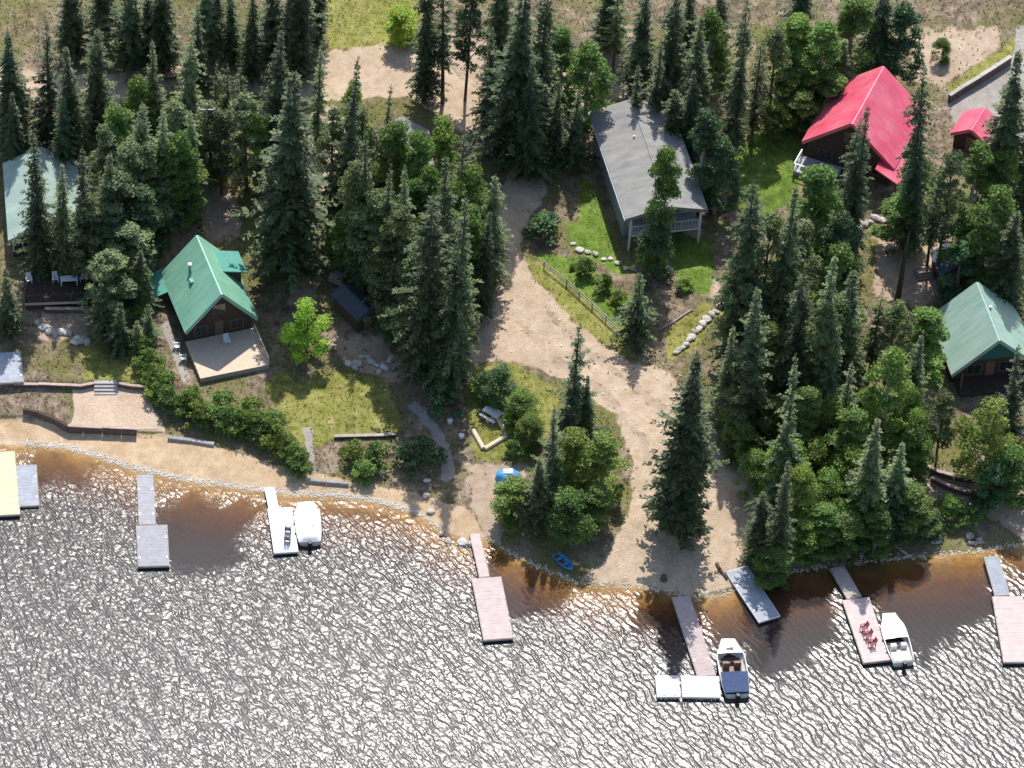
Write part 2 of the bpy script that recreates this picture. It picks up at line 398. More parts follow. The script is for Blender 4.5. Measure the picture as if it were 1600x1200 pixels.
# ------------------------------------------------------------------ terrain and lake
def lattice(x, y, seed):
    xi, yi = np.floor(x).astype(int), np.floor(y).astype(int); fx, fy = sm(x - xi), sm(y - yi)
    def r(a, b):
        n = (a * 374761393 + b * 668265263 + seed * 1442695041) & 0x7fffffff
        n = ((n ^ (n >> 13)) * 1274126177) & 0x7fffffff
        return ((n ^ (n >> 16)) & 0xffff) / 65535.0
    return (r(xi, yi) * (1 - fx) + r(xi + 1, yi) * fx) * (1 - fy) + (r(xi, yi + 1) * (1 - fx) + r(xi + 1, yi + 1) * fx) * fy
def fbm(x, y, seed):
    return lattice(x, y, seed) * 0.55 + lattice(x * 2.1, y * 2.1, seed + 3) * 0.3 + lattice(x * 4.3, y * 4.3, seed + 5) * 0.15 - 0.5
def sdf(px, py, poly):
    poly = np.array(poly, float); n = len(poly)
    dist = np.full(px.shape, 1e18); inside = np.zeros(px.shape, bool)
    for i in range(n):
        a, b = poly[i], poly[(i + 1) % n]
        ex, ey = b - a; wx, wy = px - a[0], py - a[1]
        t = np.clip((wx * ex + wy * ey) / (ex * ex + ey * ey + 1e-9), 0, 1)
        dist = np.minimum(dist, (wx - ex * t) ** 2 + (wy - ey * t) ** 2)
        c = (a[1] > py) != (b[1] > py)
        with np.errstate(divide='ignore', invalid='ignore'):
            xc = (b[0] - a[0]) * (py - a[1]) / (b[1] - a[1]) + a[0]
        inside ^= c & (px < xc)
    d = np.sqrt(dist)
    return np.where(inside, d, -d)

# (covering, name, polygon in photograph pixels, softness of the edge in pixels)
ZONES = [
    ('dirt', 'bare_earth', [(300, 300), (345, 290), (378, 330), (372, 372), (300, 380), (275, 400), (262, 370)], 12),
    ('dirt', 'bare_earth', [(425, 395), (475, 385), (498, 430), (490, 480), (450, 480), (440, 440)], 12),
    ('dirt', 'bare_earth', [(478, 180), (512, 160), (560, 200), (575, 300), (540, 330), (480, 330)], 14),
    ('dirt', 'bare_earth', [(680, 60), (800, 60), (790, 190), (680, 180)], 14),
    ('dirt', 'bare_earth', [(870, 100), (985, 40), (1060, 160), (1090, 330), (1120, 420), (1130, 500), (1080, 420), (1040, 180), (960, 150), (915, 170), (880, 160)], 14),
    ('dirt', 'bare_earth', [(1365, 370), (1500, 350), (1520, 400), (1480, 440), (1440, 480), (1370, 470)], 12),
    ('dirt', 'bare_earth', [(1420, 50), (1560, 40), (1570, 90), (1480, 140), (1430, 120)], 14),
    ('dirt', 'bare_earth', [(1210, 590), (1240, 590), (1270, 700), (1260, 780), (1225, 780), (1230, 690)], 12),
    ('dirt', 'bare_earth', [(1425, 590), (1455, 590), (1470, 680), (1440, 690)], 10),
    ('dirt', 'bare_earth', [(500, 530), (600, 520), (640, 590), (600, 600), (540, 570)], 12),
    ('dirt', 'bare_earth', [(1430, 740), (1600, 740), (1620, 840), (1590, 840), (1520, 790), (1440, 770)], 12),
    ('dirt', 'bare_earth', [(60, 480), (160, 480), (150, 535), (60, 530)], 10),
    ('dirt', 'bare_earth', [(730, 720), (830, 720), (800, 800), (780, 850), (740, 840), (735, 780)], 10),
    ('dry', 'grass', [(413, 600), (440, 582), (470, 600), (500, 578), (560, 585), (602, 592), (630, 668), (612, 684), (522, 686), (480, 712), (440, 650)], 6),
    ('dry', 'grass', [(122, 425), (165, 415), (180, 480), (122, 482)], 6),
    ('dry', 'grass', [(128, 530), (150, 520), (212, 535), (238, 600), (190, 597), (128, 598)], 7),
    ('dry', 'grass', [(815, 395), (870, 420), (985, 530), (1000, 565), (960, 560), (900, 520), (845, 480), (790, 440)], 10),
    ('dry', 'grass', [(735, 570), (800, 560), (880, 610), (860, 680), (800, 720), (740, 720), (730, 640)], 12),
    ('dry', 'grass', [(1150, 235), (1240, 200), (1262, 250), (1258, 300), (1200, 340), (1140, 310)], 8),
    ('dry', 'grass', [(1040, 520), (1105, 470), (1130, 490), (1075, 555), (1045, 560)], 6),
    ('dry', 'grass', [(1560, 410), (1640, 390), (1660, 500), (1590, 490), (1545, 450)], 8),
    ('dry', 'grass', [(1480, 130), (1560, 80), (1600, 40), (1640, 40), (1580, 90), (1485, 155)], 8),
    ('dry', 'grass', [(505, -30), (665, -30), (662, 72), (512, 84)], 6),
    ('lawn', 'lawn', [(905, 280), (925, 285), (965, 400), (1000, 425), (970, 430), (890, 385), (880, 350), (905, 345)], 5),
    ('lawn', 'lawn', [(1050, 372), (1112, 372), (1118, 420), (1105, 462), (1070, 455), (1050, 420)], 5),
    ('lawn', 'lawn', [(1140, 235), (1190, 205), (1238, 198), (1258, 250), (1248, 300), (1200, 338), (1135, 322)], 9),
    ('lawn', 'lawn', [(830, 395), (900, 400), (990, 470), (1000, 530), (960, 510), (880, 440)], 8),
    ('road', 'gravel_road', [(-300, 95), (-40, 100), (150, 120), (330, 90), (500, 88), (520, 78), (660, 68), (720, 120), (800, 180), (850, 230), (855, 300), (810, 380), (830, 430), (885, 490),
                      (935, 535), (985, 563), (1045, 580), (1068, 612), (1095, 655), (1150, 690), (1190, 740), (1200, 800), (1160, 840), (1150, 915), (1085, 930),
                      (1030, 918), (975, 912), (905, 908), (945, 880), (985, 800), (990, 720), (960, 650), (905, 605), (850, 580), (800, 562), (740, 568), (722, 545), (745, 500), (775, 440),
                      (768, 360), (785, 290), (800, 260), (700, 190), (640, 150), (560, 155), (470, 160), (330, 130), (200, 165), (-40, 150), (-300, 150)], 7),
    ('pave', 'driveway', [(1480, 160), (1580, 95), (1590, 40), (1760, 40), (1760, 250), (1560, 235), (1500, 215)], 5),
    ('pave', 'footpath', [(636, 632), (652, 628), (690, 670), (706, 705), (712, 745), (700, 755), (688, 750), (690, 710), (670, 672)], 3),
    ('pave', 'footpath', [(474, 668), (487, 668), (494, 742), (480, 745)], 2),
    ('pave', 'footpath', [(252, 505), (264, 500), (298, 592), (286, 598)], 3),
    ('patio', 'patio', [(110, 606), (150, 604), (185, 601), (232, 608), (240, 640), (262, 676), (108, 669), (118, 640)], 3),
    ('sand', 'beach', [(-300, 640), (60, 655), (110, 672), (262, 680), (330, 692), (420, 722), (470, 738), (510, 742), (640, 770), (740, 800), (760, 838), (748, 860), (700, 850), (640, 800), (560, 778),
                       (430, 772), (350, 762), (270, 750), (150, 716), (50, 696), (-300, 700)], 6),
]
ROADPOLY = next(z[2] for z in ZONES if z[1] == 'gravel_road')
def axis(lo, hi, step, far):
    core = np.arange(lo, hi + step * 0.5, step)
    g = step * 1.35 ** np.arange(1, 24); g = np.cumsum(g); g = g[g < far]
    return np.concatenate([lo - g[::-1], core, hi + g])
gx, gy = axis(-62, 66, 0.36, 700), axis(-44, 74, 0.36, 800)
XX, YY = np.meshgrid(gx, gy); ZZ = H(XX, YY)
nx, ny = len(gx), len(gy)
qx, qy, qz = XX - CAM.x, YY - CAM.y, ZZ - CAM.z
dep = qy * cp - qz * sp
UU, VV = CX + F_PX * qx / dep, CY - F_PX * (qy * sp + qz * cp) / dep
core = (XX > -90) & (XX < 95) & (YY > -70) & (YY < 110)
UU = np.where(core, UU, -5e4); 
wob = fbm(XX * 0.9, YY * 0.9, 5) * 2
shore_d = YY - np.interp(XX, SX, SY)
cover = {k: np.zeros_like(XX) for k in ('dirt', 'dry', 'lawn', 'road', 'pave', 'patio', 'sand', 'bed')}
owner = np.full(XX.shape, -1)
for k, (cv, nm, poly, soft) in enumerate(ZONES):
    d = sdf(UU, VV, poly)
    wgt = np.clip(0.5 + (d + wob * soft * 0.9) / (2.2 * soft), 0, 1)
    for other in cover: 
        if other != 'bed': cover[other] = np.where(wgt > 0, cover[other] * (1 - wgt), cover[other])
    cover[cv] = np.maximum(cover[cv], wgt)
    owner = np.where(wgt > 0.5, k, owner)
cover['wash'] = np.clip(1 - np.abs(shore_d + 0.1 + wob * 0.3) / 0.45, 0, 1) * (XX < -8) * 0.9
cover['bed'] = np.clip(0.5 - (shore_d - 0.15) / 0.8, 0, 1)
TRACKS = [[(800, 500), (812, 497), (880, 560), (950, 610), (1010, 680), (1035, 760), (1020, 850), (1010, 850), (1020, 760), (998, 690), (940, 622), (870, 572)],
          [(845, 480), (856, 478), (920, 545), (990, 590), (1060, 650), (1100, 740), (1090, 860), (1078, 860), (1085, 745), (1045, 660), (978, 600), (910, 556)]]
for poly in TRACKS:
    wgt = np.clip(0.5 + (sdf(UU, VV, poly) + wob * 6) / 12, 0, 1) * 0.85
    cover['road'] *= 1 - wgt * 0.9; cover['dirt'] = np.maximum(cover['dirt'], wgt)
# drop the vertices' height noise where the ground is paved or tended
me_mat = MATS['terrain']
fo = owner[:-1, :-1].copy()
fsd = (shore_d[:-1, :-1] + shore_d[1:, 1:]) / 2
fo[fsd < 0.1] = -2
idx = np.arange(nx * ny).reshape(ny, nx)
V = np.stack([XX.ravel(), YY.ravel(), ZZ.ravel()], 1)
quads = np.stack([idx[:-1, :-1].ravel(), idx[:-1, 1:].ravel(), idx[1:, 1:].ravel(), idx[1:, :-1].ravel()], 1)
fof = fo.ravel()
def grid_object(name, q, verts, attrs, mat, smooth=True):
    used, inv = np.unique(q.ravel(), return_inverse=True)
    me = bpy.data.meshes.new(name)
    me.vertices.add(len(used)); me.vertices.foreach_set('co', verts[used].ravel())
    me.loops.add(len(inv)); me.loops.foreach_set('vertex_index', inv.astype(np.int32))
    nf = len(q); me.polygons.add(nf)
    me.polygons.foreach_set('loop_start', np.arange(nf, dtype=np.int32) * 4)
    me.polygons.foreach_set('use_smooth', np.full(nf, smooth))
    for k, a in attrs.items():
        if a.ndim == 1:
            t = me.attributes.new(k, 'FLOAT', 'POINT'); t.data.foreach_set('value', a[used].astype(np.float32))
        else:
            t = me.attributes.new(k, 'FLOAT_COLOR', 'POINT'); t.data.foreach_set('color', a[used].astype(np.float32).ravel())
    me.update(calc_edges=True); me.validate()
    me.materials.append(mat)
    o = bpy.data.objects.new(name, me); C.objects.link(o); o['kind'] = 'structure'
    return o
catt = {k: v.ravel() for k, v in cover.items()}
for k in range(-2, len(ZONES)):
    sel = quads[fof == k]
    if len(sel) < 4: continue
    nm = 'lake_bed' if k == -2 else 'ground' if k == -1 else ZONES[k][1]
    grid_object(nm, sel, V, catt, me_mat)

# lake surface; chop = how rippled each spot is (sheltered pockets beside the docks and along the shore stay calm)
wx, wy = axis(-62, 66, 0.45, 700), axis(-44, 8, 0.45, 700)
wy = wy[wy < 9]
WX, WY = np.meshgrid(wx, wy)
wd = np.interp(WX, SX, SY) - WY
ux, uy = WX - CAM.x, WY - CAM.y
dp = uy * cp + CAM.z * sp
WU, WV = CX + F_PX * ux / dp, CY - F_PX * (uy * sp - CAM.z * cp) / dp
CALM = [([(262, 765), (420, 790), (385, 820), (372, 870), (300, 900), (250, 880), (250, 790)], 14),
        ([(50, 690), (160, 720), (120, 745), (60, 745)], 14),
        ([(500, 782), (600, 795), (650, 815), (620, 815), (500, 798)], 8),
        ([(758, 845), (900, 905), (900, 930), (850, 965), (790, 975), (760, 900)], 12),
        ([(980, 905), (1075, 930), (1065, 985), (1000, 985)], 14),
        ([(1090, 930), (1200, 910), (1300, 880), (1320, 960), (1290, 1020), (1200, 1060), (1120, 1000)], 16),
        ([(1300, 850), (1560, 850), (1560, 960), (1500, 1000), (1450, 1030), (1400, 1000), (1330, 920)], 16),
        ([(1560, 850), (1680, 830), (1680, 900), (1590, 900)], 16)]
chop = 0.94 + 0.30 * fbm(WX * 0.07, WY * 0.07, 33) + 0.25 * fbm(WX * 0.22, WY * 0.16, 35)
wob2 = fbm(WX * 0.5, WY * 0.5, 21) * 2
for poly, soft in CALM:
    d = sdf(np.where(np.abs(WX) < 95, WU, -5e4), WV, poly)
    chop = np.minimum(chop, 1 - 0.9 * sm(0.5 + (d + wob2 * soft * 1.8) / (2.4 * soft)))
chop = np.minimum(chop, 0.12 + 0.88 * sm(wd / 1.6))
depth = np.clip(-H(WX, WY), 0, 6)
kk = np.array([0.7, 1.25, 2.4])
tint = np.concatenate([np.exp(-depth[..., None] * kk), np.ones(depth.shape + (1,))], -1)
murk = np.clip(1 - np.exp(-depth * 0.7), 0, 0.97)
wi = np.arange(WX.size).reshape(WX.shape)
wq = np.stack([wi[:-1, :-1].ravel(), wi[:-1, 1:].ravel(), wi[1:, 1:].ravel(), wi[1:, :-1].ravel()], 1)
wdq = np.maximum.reduce([wd[:-1, :-1], wd[1:, 1:], wd[:-1, 1:], wd[1:, :-1]]).ravel()
grid_object('lake_water', wq[wdq > -0.3], np.stack([WX.ravel(), WY.ravel(), np.zeros(WX.size)], 1),
            {'chop': chop.ravel(), 'tint': tint.reshape(-1, 4), 'murk': murk.ravel()}, MATS['water'])

# ------------------------------------------------------------------ buildings
def gable_house(name, label, u, v, rot, W, L, wh, rise, roof, wall, over=0.45, front_over=0.5, seams=0.6, gable=None, group=None):
    """u, v = pixel where the middle of the front wall meets the ground; local x right, y back along the ridge"""
    g = G(u, v)
    t = thing(name, label, 'house' if W > 5 else 'shed', g, R(rot), group)
    hw = W / 2
    mb = MB(); n = [(-hw, -0.6), (hw, -0.6), (hw, wh), (0, wh + rise), (-hw, wh)]
    mb.add([(x, 0, z) for x, z in n] + [(x, L, z) for x, z in n],
           [(0, 1, 2, 3, 4), (9, 8, 7, 6, 5), (0, 5, 6, 1), (1, 6, 7, 2), (2, 7, 8, 3), (3, 8, 9, 4), (4, 9, 5, 0)])
    mb.build('wall', wall, t)
    if gable:
        MB().add([(-hw, -0.03, wh), (hw, -0.03, wh), (0, -0.03, wh + rise), (-hw, 0.0, wh), (hw, 0.0, wh), (0, 0.0, wh + rise)],
                 [(0, 1, 2), (5, 4, 3), (0, 3, 4, 1), (1, 4, 5, 2), (2, 5, 3, 0)]).build('gable_panel', gable, t)
    sl = rise / hw; ex = hw + over; ez = wh - over * sl; y0, y1 = -front_over, L + over
    top = wh + rise + 0.16
    rf = MB()
    rf.quadslab((-ex, y0, ez + 0.16), (0, y0, top), (0, y1, top), (-ex, y1, ez + 0.16), -0.15)
    rf.quadslab((0.001, y0, top), (ex, y0, ez + 0.16), (ex, y1, ez + 0.16), (0.001, y1, top), -0.15)
    ro = rf.build('roof', roof, t)
    MB().box(-0.14, 0.14, y0 - 0.02, y1 + 0.02, top - 0.06, top + 0.05).build('ridge_cap', roof, ro)
    if seams:
        sm_ = MB(); y = y0 + seams / 2
        while y < y1:
            for s in (-1, 1):
                sm_.bar((s * 0.12, y, top - 0.12 * sl + 0.012), (s * ex, y, ez + 0.172), 0.05, 0.09)
            y += seams
        sm_.build('roof_seams', roof, ro, kind='stuff')
    for yy in (y0 - 0.025, y1 + 0.025):
        for s in (-1, 1):
            MB().bar((s * 0.02, yy, top - 0.12), (s * ex, yy, ez + 0.06), 0.04, 0.24).build('fascia', roof, ro)
    return t, ro
def window(t, x, z, w_, h_, y=-0.02, face='front', frame='white_paint', L=0):
    def pt(a, b, c):   # a along wall, b outwards, c up
        return {'front': (x + a, y - b, z + c), 'left': (y - b, x + a, z + c), 'right': (y + b, x + a, z + c)}[face]
    mb = MB(); f = 0.09
    def bx(mb, a0, a1, b0, b1, c0, c1):
        p, q = pt(a0, b0, c0), pt(a1, b1, c1)
        mb.box(min(p[0], q[0]), max(p[0], q[0]), min(p[1], q[1]), max(p[1], q[1]), c0 + z, c1 + z)
    bx(mb, -w_ / 2 - f, -w_ / 2, 0, 0.06, -f, h_ + f); bx(mb, w_ / 2, w_ / 2 + f, 0, 0.06, -f, h_ + f)
    bx(mb, -w_ / 2, w_ / 2, 0, 0.06, h_, h_ + f); bx(mb, -w_ / 2, w_ / 2, 0, 0.08, -f, 0)
    o = mb.build('window', frame, t)
    p = MB(); bx(p, -w_ / 2, w_ / 2, 0.0, 0.025, 0, h_); p.build('pane', 'glass', o)
    if w_ > 0.9:
        q = MB(); bx(q, -0.03, 0.03, 0.026, 0.05, 0, h_); q.build('mullion', frame, o)
def door(t, x, z, y=-0.02, mat='wood_brown'):
    o = MB().box(x - 0.45, x + 0.45, y - 0.05, y, z, z + 2.05).build('door', mat, t)
    MB().box(x + 0.33, x + 0.39, y - 0.1, y - 0.051, z + 0.95, z + 1.05).build('handle', 'metal_grey', o)
def railing(t, pts, z, h, mat, post=0.1, step=1.6, name='railing', bal=True):
    mb = MB()
    for a, b in zip(pts[:-1], pts[1:]):
        a, b = Vector((*a, z)), Vector((*b, z)); n = max(1, round((b - a).length / step)); d = (b - a).normalized()
        for i in range(n + 1):
            p = a.lerp(b, i / n); mb.box(p.x - post / 2, p.x + post / 2, p.y - post / 2, p.y + post / 2, z, z + h)
        mb.bar(a + Vector((0, 0, h + 0.03)) - d * 0.05, b + Vector((0, 0, h + 0.03)) + d * 0.05, 0.14, 0.055)
        mb.bar(a + Vector((0, 0, 0.15)) + d * .05, b + Vector((0, 0, 0.15)) - d * .05, 0.05, 0.05)
        if bal:
            k = int((b - a).length / 0.35)
            for i in range(1, k):
                p = a.lerp(b, i / k); mb.box(p.x - 0.02, p.x + 0.02, p.y - 0.02, p.y + 0.02, z + 0.176, z + h)
    return mb.build(name, mat, t)
def boards(t, x0, x1, y0, y1, z, mat, pitch=0.15, along='x', name='deck_boards', gap=0.014, jit=0.008):
    mb = MB(); r = random.Random(hash((round(x0, 2), round(y1, 2))) % 999)
    if along == 'x':
        n = max(1, round((y1 - y0) / pitch)); s = (y1 - y0) / n
        for i in range(n):
            e = r.uniform(-0.03, 0.03); mb.box(x0 + e, x1 + e, y0 + i * s, y0 + (i + 1) * s - gap, z - 0.04, z + r.uniform(0, jit))
    else:
        n = max(1, round((x1 - x0) / pitch)); s = (x1 - x0) / n
        for i in range(n):
            e = r.uniform(-0.03, 0.03); mb.box(x0 + i * s, x0 + (i + 1) * s - gap, y0 + e, y1 + e, z - 0.04, z + r.uniform(0, jit))
    return mb.build(name, mat, t, kind='stuff')

# cabin with the bright green gabled roof
t, ro = gable_house('cabin', 'bright green steep gabled roof cabin with cream wedge deck and dormer', 342, 527, 16, 6.7, 7.7, 2.8, 3.9, 'roof_green', 'wood_dark', front_over=0.9)
sl_ = 3.9 / 3.45
dm = MB()     # gabled dormer on the right slope
dz = 2.8 + 2.2
dm.quadslab((0.9, 3.4, dz + 1.15), (3.9, 3.4, dz + 1.0), (3.9, 4.9, dz - 0.55), (0.9, 4.9, dz + 0.2), -0.1) if False else None
dm = MB()
dm.add([(1.2, 4.2, 2.6), (3.6, 4.2, 2.6), (3.6, 6.8, 2.6), (1.2, 6.8, 2.6), (0.3, 4.2, 5.2), (3.6, 4.2, 4.4), (3.6, 6.8, 4.4), (0.3, 6.8, 5.2)],
       [(0, 3, 2, 1), (4, 5, 6, 7), (0, 1, 5, 4), (1, 2, 6, 5), (2, 3, 7, 6), (3, 0, 4, 7)])
do = dm.build('dormer', 'wood_dark', t)
MB().quadslab((0.15, 3.9, 5.62), (4.1, 3.9, 4.45), (4.1, 7.1, 4.45), (0.15, 7.1, 5.62), -0.12).build('dormer_roof', 'roof_green_dark', do)
window(t, 5.5, 3.2, 1.4, 0.9, y=3.62, face='right')
# low lean-to on the far left
MB().box(-5.3, -3.46, 5.6, 8.4, -0.6, 1.9).build('lean_to', 'wood_dark', t)
MB().quadslab((-5.6, 5.3, 1.95), (-3.47, 5.3, 2.62), (-3.47, 8.7, 2.62), (-5.6, 8.7, 1.95), -0.1).build('lean_to_roof', 'roof_green_dark', t)
MB().tube([(-1.6, 5.2, 4.6), (-1.6, 5.2, 5.95)], 0.13, 10).build('vent_pipe', 'metal_grey', ro)
MB().tube([(-1.6, 5.2, 5.95), (-1.6, 5.2, 6.0), (-1.6, 5.2, 6.12)], [0.24, 0.24, 0.05], 10).build('vent_cap', 'white_paint', ro)
MB().box(-2.05, -1.65, 3.4, 4.0, 4.6, 5.15).build('chimney_box', 'roof_green_dark', ro)
window(t, -1.9, 0.9, 1.3, 1.2, frame='wood_brown'); window(t, 1.9, 0.9, 1.3, 1.2, frame='wood_brown'); window(t, 0, 3.6, 1.2, 1.1, frame='wood_brown'); door(t, 0, 0.35)
dk = boards(t, -3.6, 3.7, -5.6, -0.06, 0.42, 'wood_cream', 0.15)
MB().box(-3.55, 3.65, -5.55, -0.1, -0.5, 0.37).build('deck_base', 'wood_weather', t)
railing(t, [(3.6, -5.5), (3.6, -0.5)], 0.43, 0.9, 'wood_cream', bal=False, post=0.08)
CABIN = t
# house with the big grey shingled roof
t, ro = gable_house('grey_house', 'large house with low grey shingle roof and white-railed balcony', 1029, 362, 9.5, 7.7, 14.0, 4.4, 1.0, 'roof_shingle', 'siding_grey', over=0.5, front_over=2.3, seams=0)
for x in (-3.7, 3.7):
    MB().box(x - 0.1, x + 0.1, -2.19, -1.99, -0.6, 4.35).build('porch_post', 'white_paint', t)
boards(t, -3.55, 3.55, -2.2, -0.04, 2.1, 'wood_grey')
MB().box(-3.55, 3.55, -2.2, -2.02, 1.82, 2.05).build('balcony_beam', 'white_paint', t)
railing(t, [(-3.5, -2.05), (3.5, -2.05)], 2.11, 1.0, 'white_paint', bal=True)
window(t, -2.3, 2.6, 1.8, 1.3); window(t, 2.3, 2.6, 1.8, 1.3); door(t, 0, 2.15, mat='white_paint'); window(t, -1.9, 0.7, 1.5, 1.0); window(t, 1.9, 0.7, 1.5, 1.0)
for y in (2.5, 6.5, 10.5): window(t, y, 2.3, 1.3, 1.1, y=-3.87, face='left')
MB().tube([(-0.9, 8.8, 5.0), (-0.9, 8.8, 5.75)], 0.1, 8).build('vent_pipe', 'white_paint', ro)
MB().box(1.3, 1.8, 4.5, 5.0, 5.0, 5.5).build('roof_vent', 'metal_grey', ro)
fl = MB(); fl.bar((-4.4, -2.3, 4.36), (-4.4, 14.5, 4.36), 0.12, 0.14); fl.build('gutter', 'white_paint', ro); share(bpy.data.objects[ro.children[-1].name], 'gutter', ro, (8.8, 0, 0))
# red roofed house
t, ro = gable_house('red_house', 'large house with steep crimson red metal roof among tall spruces', 1324, 270, -25, 9.2, 8.8, 3.2, 4.1, 'roof_red', 'wood_dark', front_over=0.7)
window(t, -2.6, 1.0, 1.4, 1.2, frame='wood_brown'); window(t, 2.6, 1.0, 1.4, 1.2, frame='wood_brown'); window(t, 0, 4.2, 1.5, 1.3, frame='wood_brown'); door(t, 0, 0.2)
boards(t, -5.2, -0.6, -2.8, -0.05, 0.6, 'wood_grey'); railing(t, [(-5.1, -0.3), (-5.1, -2.7), (-0.7, -2.7)], 0.61, 0.95, 'white_paint', bal=False)
MB().box(-5.1, -0.7, -2.7, -0.1, -0.6, 0.55).build('deck_base', 'wood_grey', t)
MB().quadslab((3.4, -2.1, 3.55), (6.1, -2.1, 2.3), (6.1, 1.6, 2.3), (3.4, 1.6, 3.55), -0.12).build('porch_roof', 'roof_red', t)
for y in (-1.9, 1.3): MB().box(5.7, 5.85, y - 0.08, y + 0.08, -0.6, 2.42).build('porch_post', 'wood_dark', t)
t, ro = gable_house('red_shed', 'small shed with pinkish red roof at the edge of the driveway', 1513, 238, -28, 3.6, 3.4, 2.0, 1.2, 'roof_red', 'wood_dark', over=0.3, front_over=0.3)
door(t, 0, 0.1)
# green-grey roofed cabin at the right edge
t, ro = gable_house('cabin', 'cabin with faded sage green roof and teal gable by the right edge', 1544, 590, 9, 8.0, 6.6, 2.7, 3.8, 'roof_sage', 'wood_dark', front_over=1.5, gable='siding_green')
window(t, -1.7, 0.9, 1.4, 1.2, frame='wood_brown'); window(t, 1.7, 0.9, 1.4, 1.2, frame='wood_brown'); door(t, 0, 0.3)
boards(t, -3.6, 3.6, -2.4, -0.05, 0.4, 'wood_dark'); MB().box(-3.5, 3.5, -2.3, -0.1, -0.6, 0.35).build('deck_base', 'wood_dark', t)
for x in (-3.3, 3.3): MB().box(x - 0.09, x + 0.09, -1.4, -1.22, 0.41, 2.35).build('porch_post', 'wood_brown', t)
MB().tube([(0.35, 3.2, 6.0), (0.35, 3.2, 6.95)], 0.12, 8).build('vent_pipe', 'metal_grey', ro)
# pale-roofed house behind the spruces on the left
t, ro = gable_house('pale_house', 'house with pale green-white roof behind spruces on the left', 72, 399, 4, 6.8, 10.5, 3.1, 1.9, 'roof_pale', 'wood_dark', front_over=0.8)
window(t, -2.4, 0.9, 1.8, 1.4); window(t, 2.4, 0.9, 1.8, 1.4); door(t, 0, 0.3)
for y in (3, 7): window(t, y, 1.0, 1.3, 1.1, y=-3.42, face='left')
t = thing('deck', 'raised dark wooden deck with white furniture below the pale roofed house', 'deck', G(86, 440), R(3))
boards(t, -3.2, 3.2, -3.9, 0.0, 0.9, 'wood_dark'); MB().box(-3.1, 3.1, -3.8, -0.1, -0.9, 0.85).build('deck_base', 'wood_dark', t)
railing(t, [(-3.15, -0.1), (-3.15, -3.85), (3.15, -3.85), (3.15, -0.1)], 0.91, 0.95, 'wood_dark', bal=False)
MB().box(-3.2, 3.2, -4.0, -3.92, 0.6, 0.88).build('rim_board', 'timber_cap', t)
PALE = t
# sheds
t, ro = gable_house('shed', 'small dark slate blue roofed shed beside the lime green tree', 530, 505, -36, 2.5, 4.2, 1.9, 0.55, 'roof_slate', 'wood_dark', over=0.25, front_over=0.25)
t.location = G(522, 495); t.rotation_euler.z = R(-36 - 0) + R(-20) + R(90)
t.location = G(574, 512)
door(t, 0, 0.05)
t, ro = gable_house('shed', 'dark teal roofed shed half hidden above the sage roofed cabin', 1490, 450, 10, 3.0, 3.2, 2.0, 0.9, 'roof_slate', 'wood_dark', over=0.25, front_over=0.25); door(t, 0, 0.05)
t, ro = gable_house('cottage', 'grey roofed cottage nearly hidden behind trees near the clearing', 634, 300, 4, 5.0, 6.0, 2.8, 1.8, 'roof_shingle', 'wood_dark', seams=0); window(t, -1.4, 1, 1.2, 1.1); door(t, 1.2, 0.1)

# ------------------------------------------------------------------ retaining walls, steps, fence, driveway wall
def wall_along(name, label, pts, h, wd, mat, cap=None, sink=0.5, cat='retaining wall', up=0.0, beams=0):
    P = [G(u, v, up) for u, v in pts]
    c = P[0].copy()
    t = thing(name, label, cat, c)
    for i, (a, b) in enumerate(zip(P[:-1], P[1:])):
        a2, b2 = a - c, b - c
        z0 = min(h1(a.x, a.y), h1(b.x, b.y)) - c.z - sink; zt = max(a2.z, b2.z) + h
        d = Vector((b2.x - a2.x, b2.y - a2.y, 0)); n = d.cross(Vector((0, 0, 1))).normalized() * wd / 2; e = d.normalized() * 0.02
        q = [(a2 - n + e), (b2 - n - e), (b2 + n - e), (a2 + n + e)]
        if beams:
            k = max(1, round((h + sink) / beams)); hh = (zt - z0) / k
            for j in range(k): MB().slab([(p.x, p.y) for p in q], z0 + j * hh + 0.006, z0 + (j + 1) * hh - 0.006).build('timber', mat, t)
        else:
            MB().slab([(p.x, p.y) for p in q], z0, zt).build('wall_section', mat, t)
        if cap:
            q = [(a2 - n * 1.5), (b2 - n * 1.5), (b2 + n * 1.5), (a2 + n * 1.5)]
            MB().slab([(p.x, p.y) for p in q], zt + 0.003, zt + 0.08).build('cap', cap, t)
    return t
wall_along('retaining_wall', 'dark timber wall holding the sandy patio above the left beach', [(106, 673), (130, 675), (160, 676), (190, 677), (214, 678)], 0.75, 0.25, 'timber_wall', 'timber_cap', beams=0.3)
wall_along('retaining_wall', 'low timber wall behind patio, left of the concrete steps', [(20, 606), (60, 606), (100, 607), (128, 608), (147, 604)], 0.5, 0.22, 'timber_wall', 'timber_cap', beams=0.3)
wall_along('retaining_wall', 'low timber wall behind patio, right of the concrete steps', [(184, 604), (205, 608), (232, 610)], 0.5, 0.22, 'timber_wall', 'timber_cap', beams=0.3)
wall_along('retaining_wall', 'dark timber wall slanting down to the beach left of patio', [(36, 645), (60, 650), (84, 660), (106, 672)], 0.55, 0.22, 'timber_wall', 'wood_dark', beams=0.3)
wall_along('retaining_wall', 'long low timber wall below the pale house deck', [(70, 488), (100, 488), (135, 488), (172, 489)], 0.5, 0.25, 'timber_wall', 'timber_cap', beams=0.3)
wall_along('retaining_wall', 'thin stone edging below the shrub hedge on the beach', [(262, 686), (300, 690), (335, 696)], 0.3, 0.4, 'stone_grey', None)
wall_along('retaining_wall', 'low weathered timber edge along the front of the yellow lawn', [(522, 685), (560, 684), (600, 683), (618, 681)], 0.3, 0.25, 'timber_wall', 'wood_weather', beams=0.3)
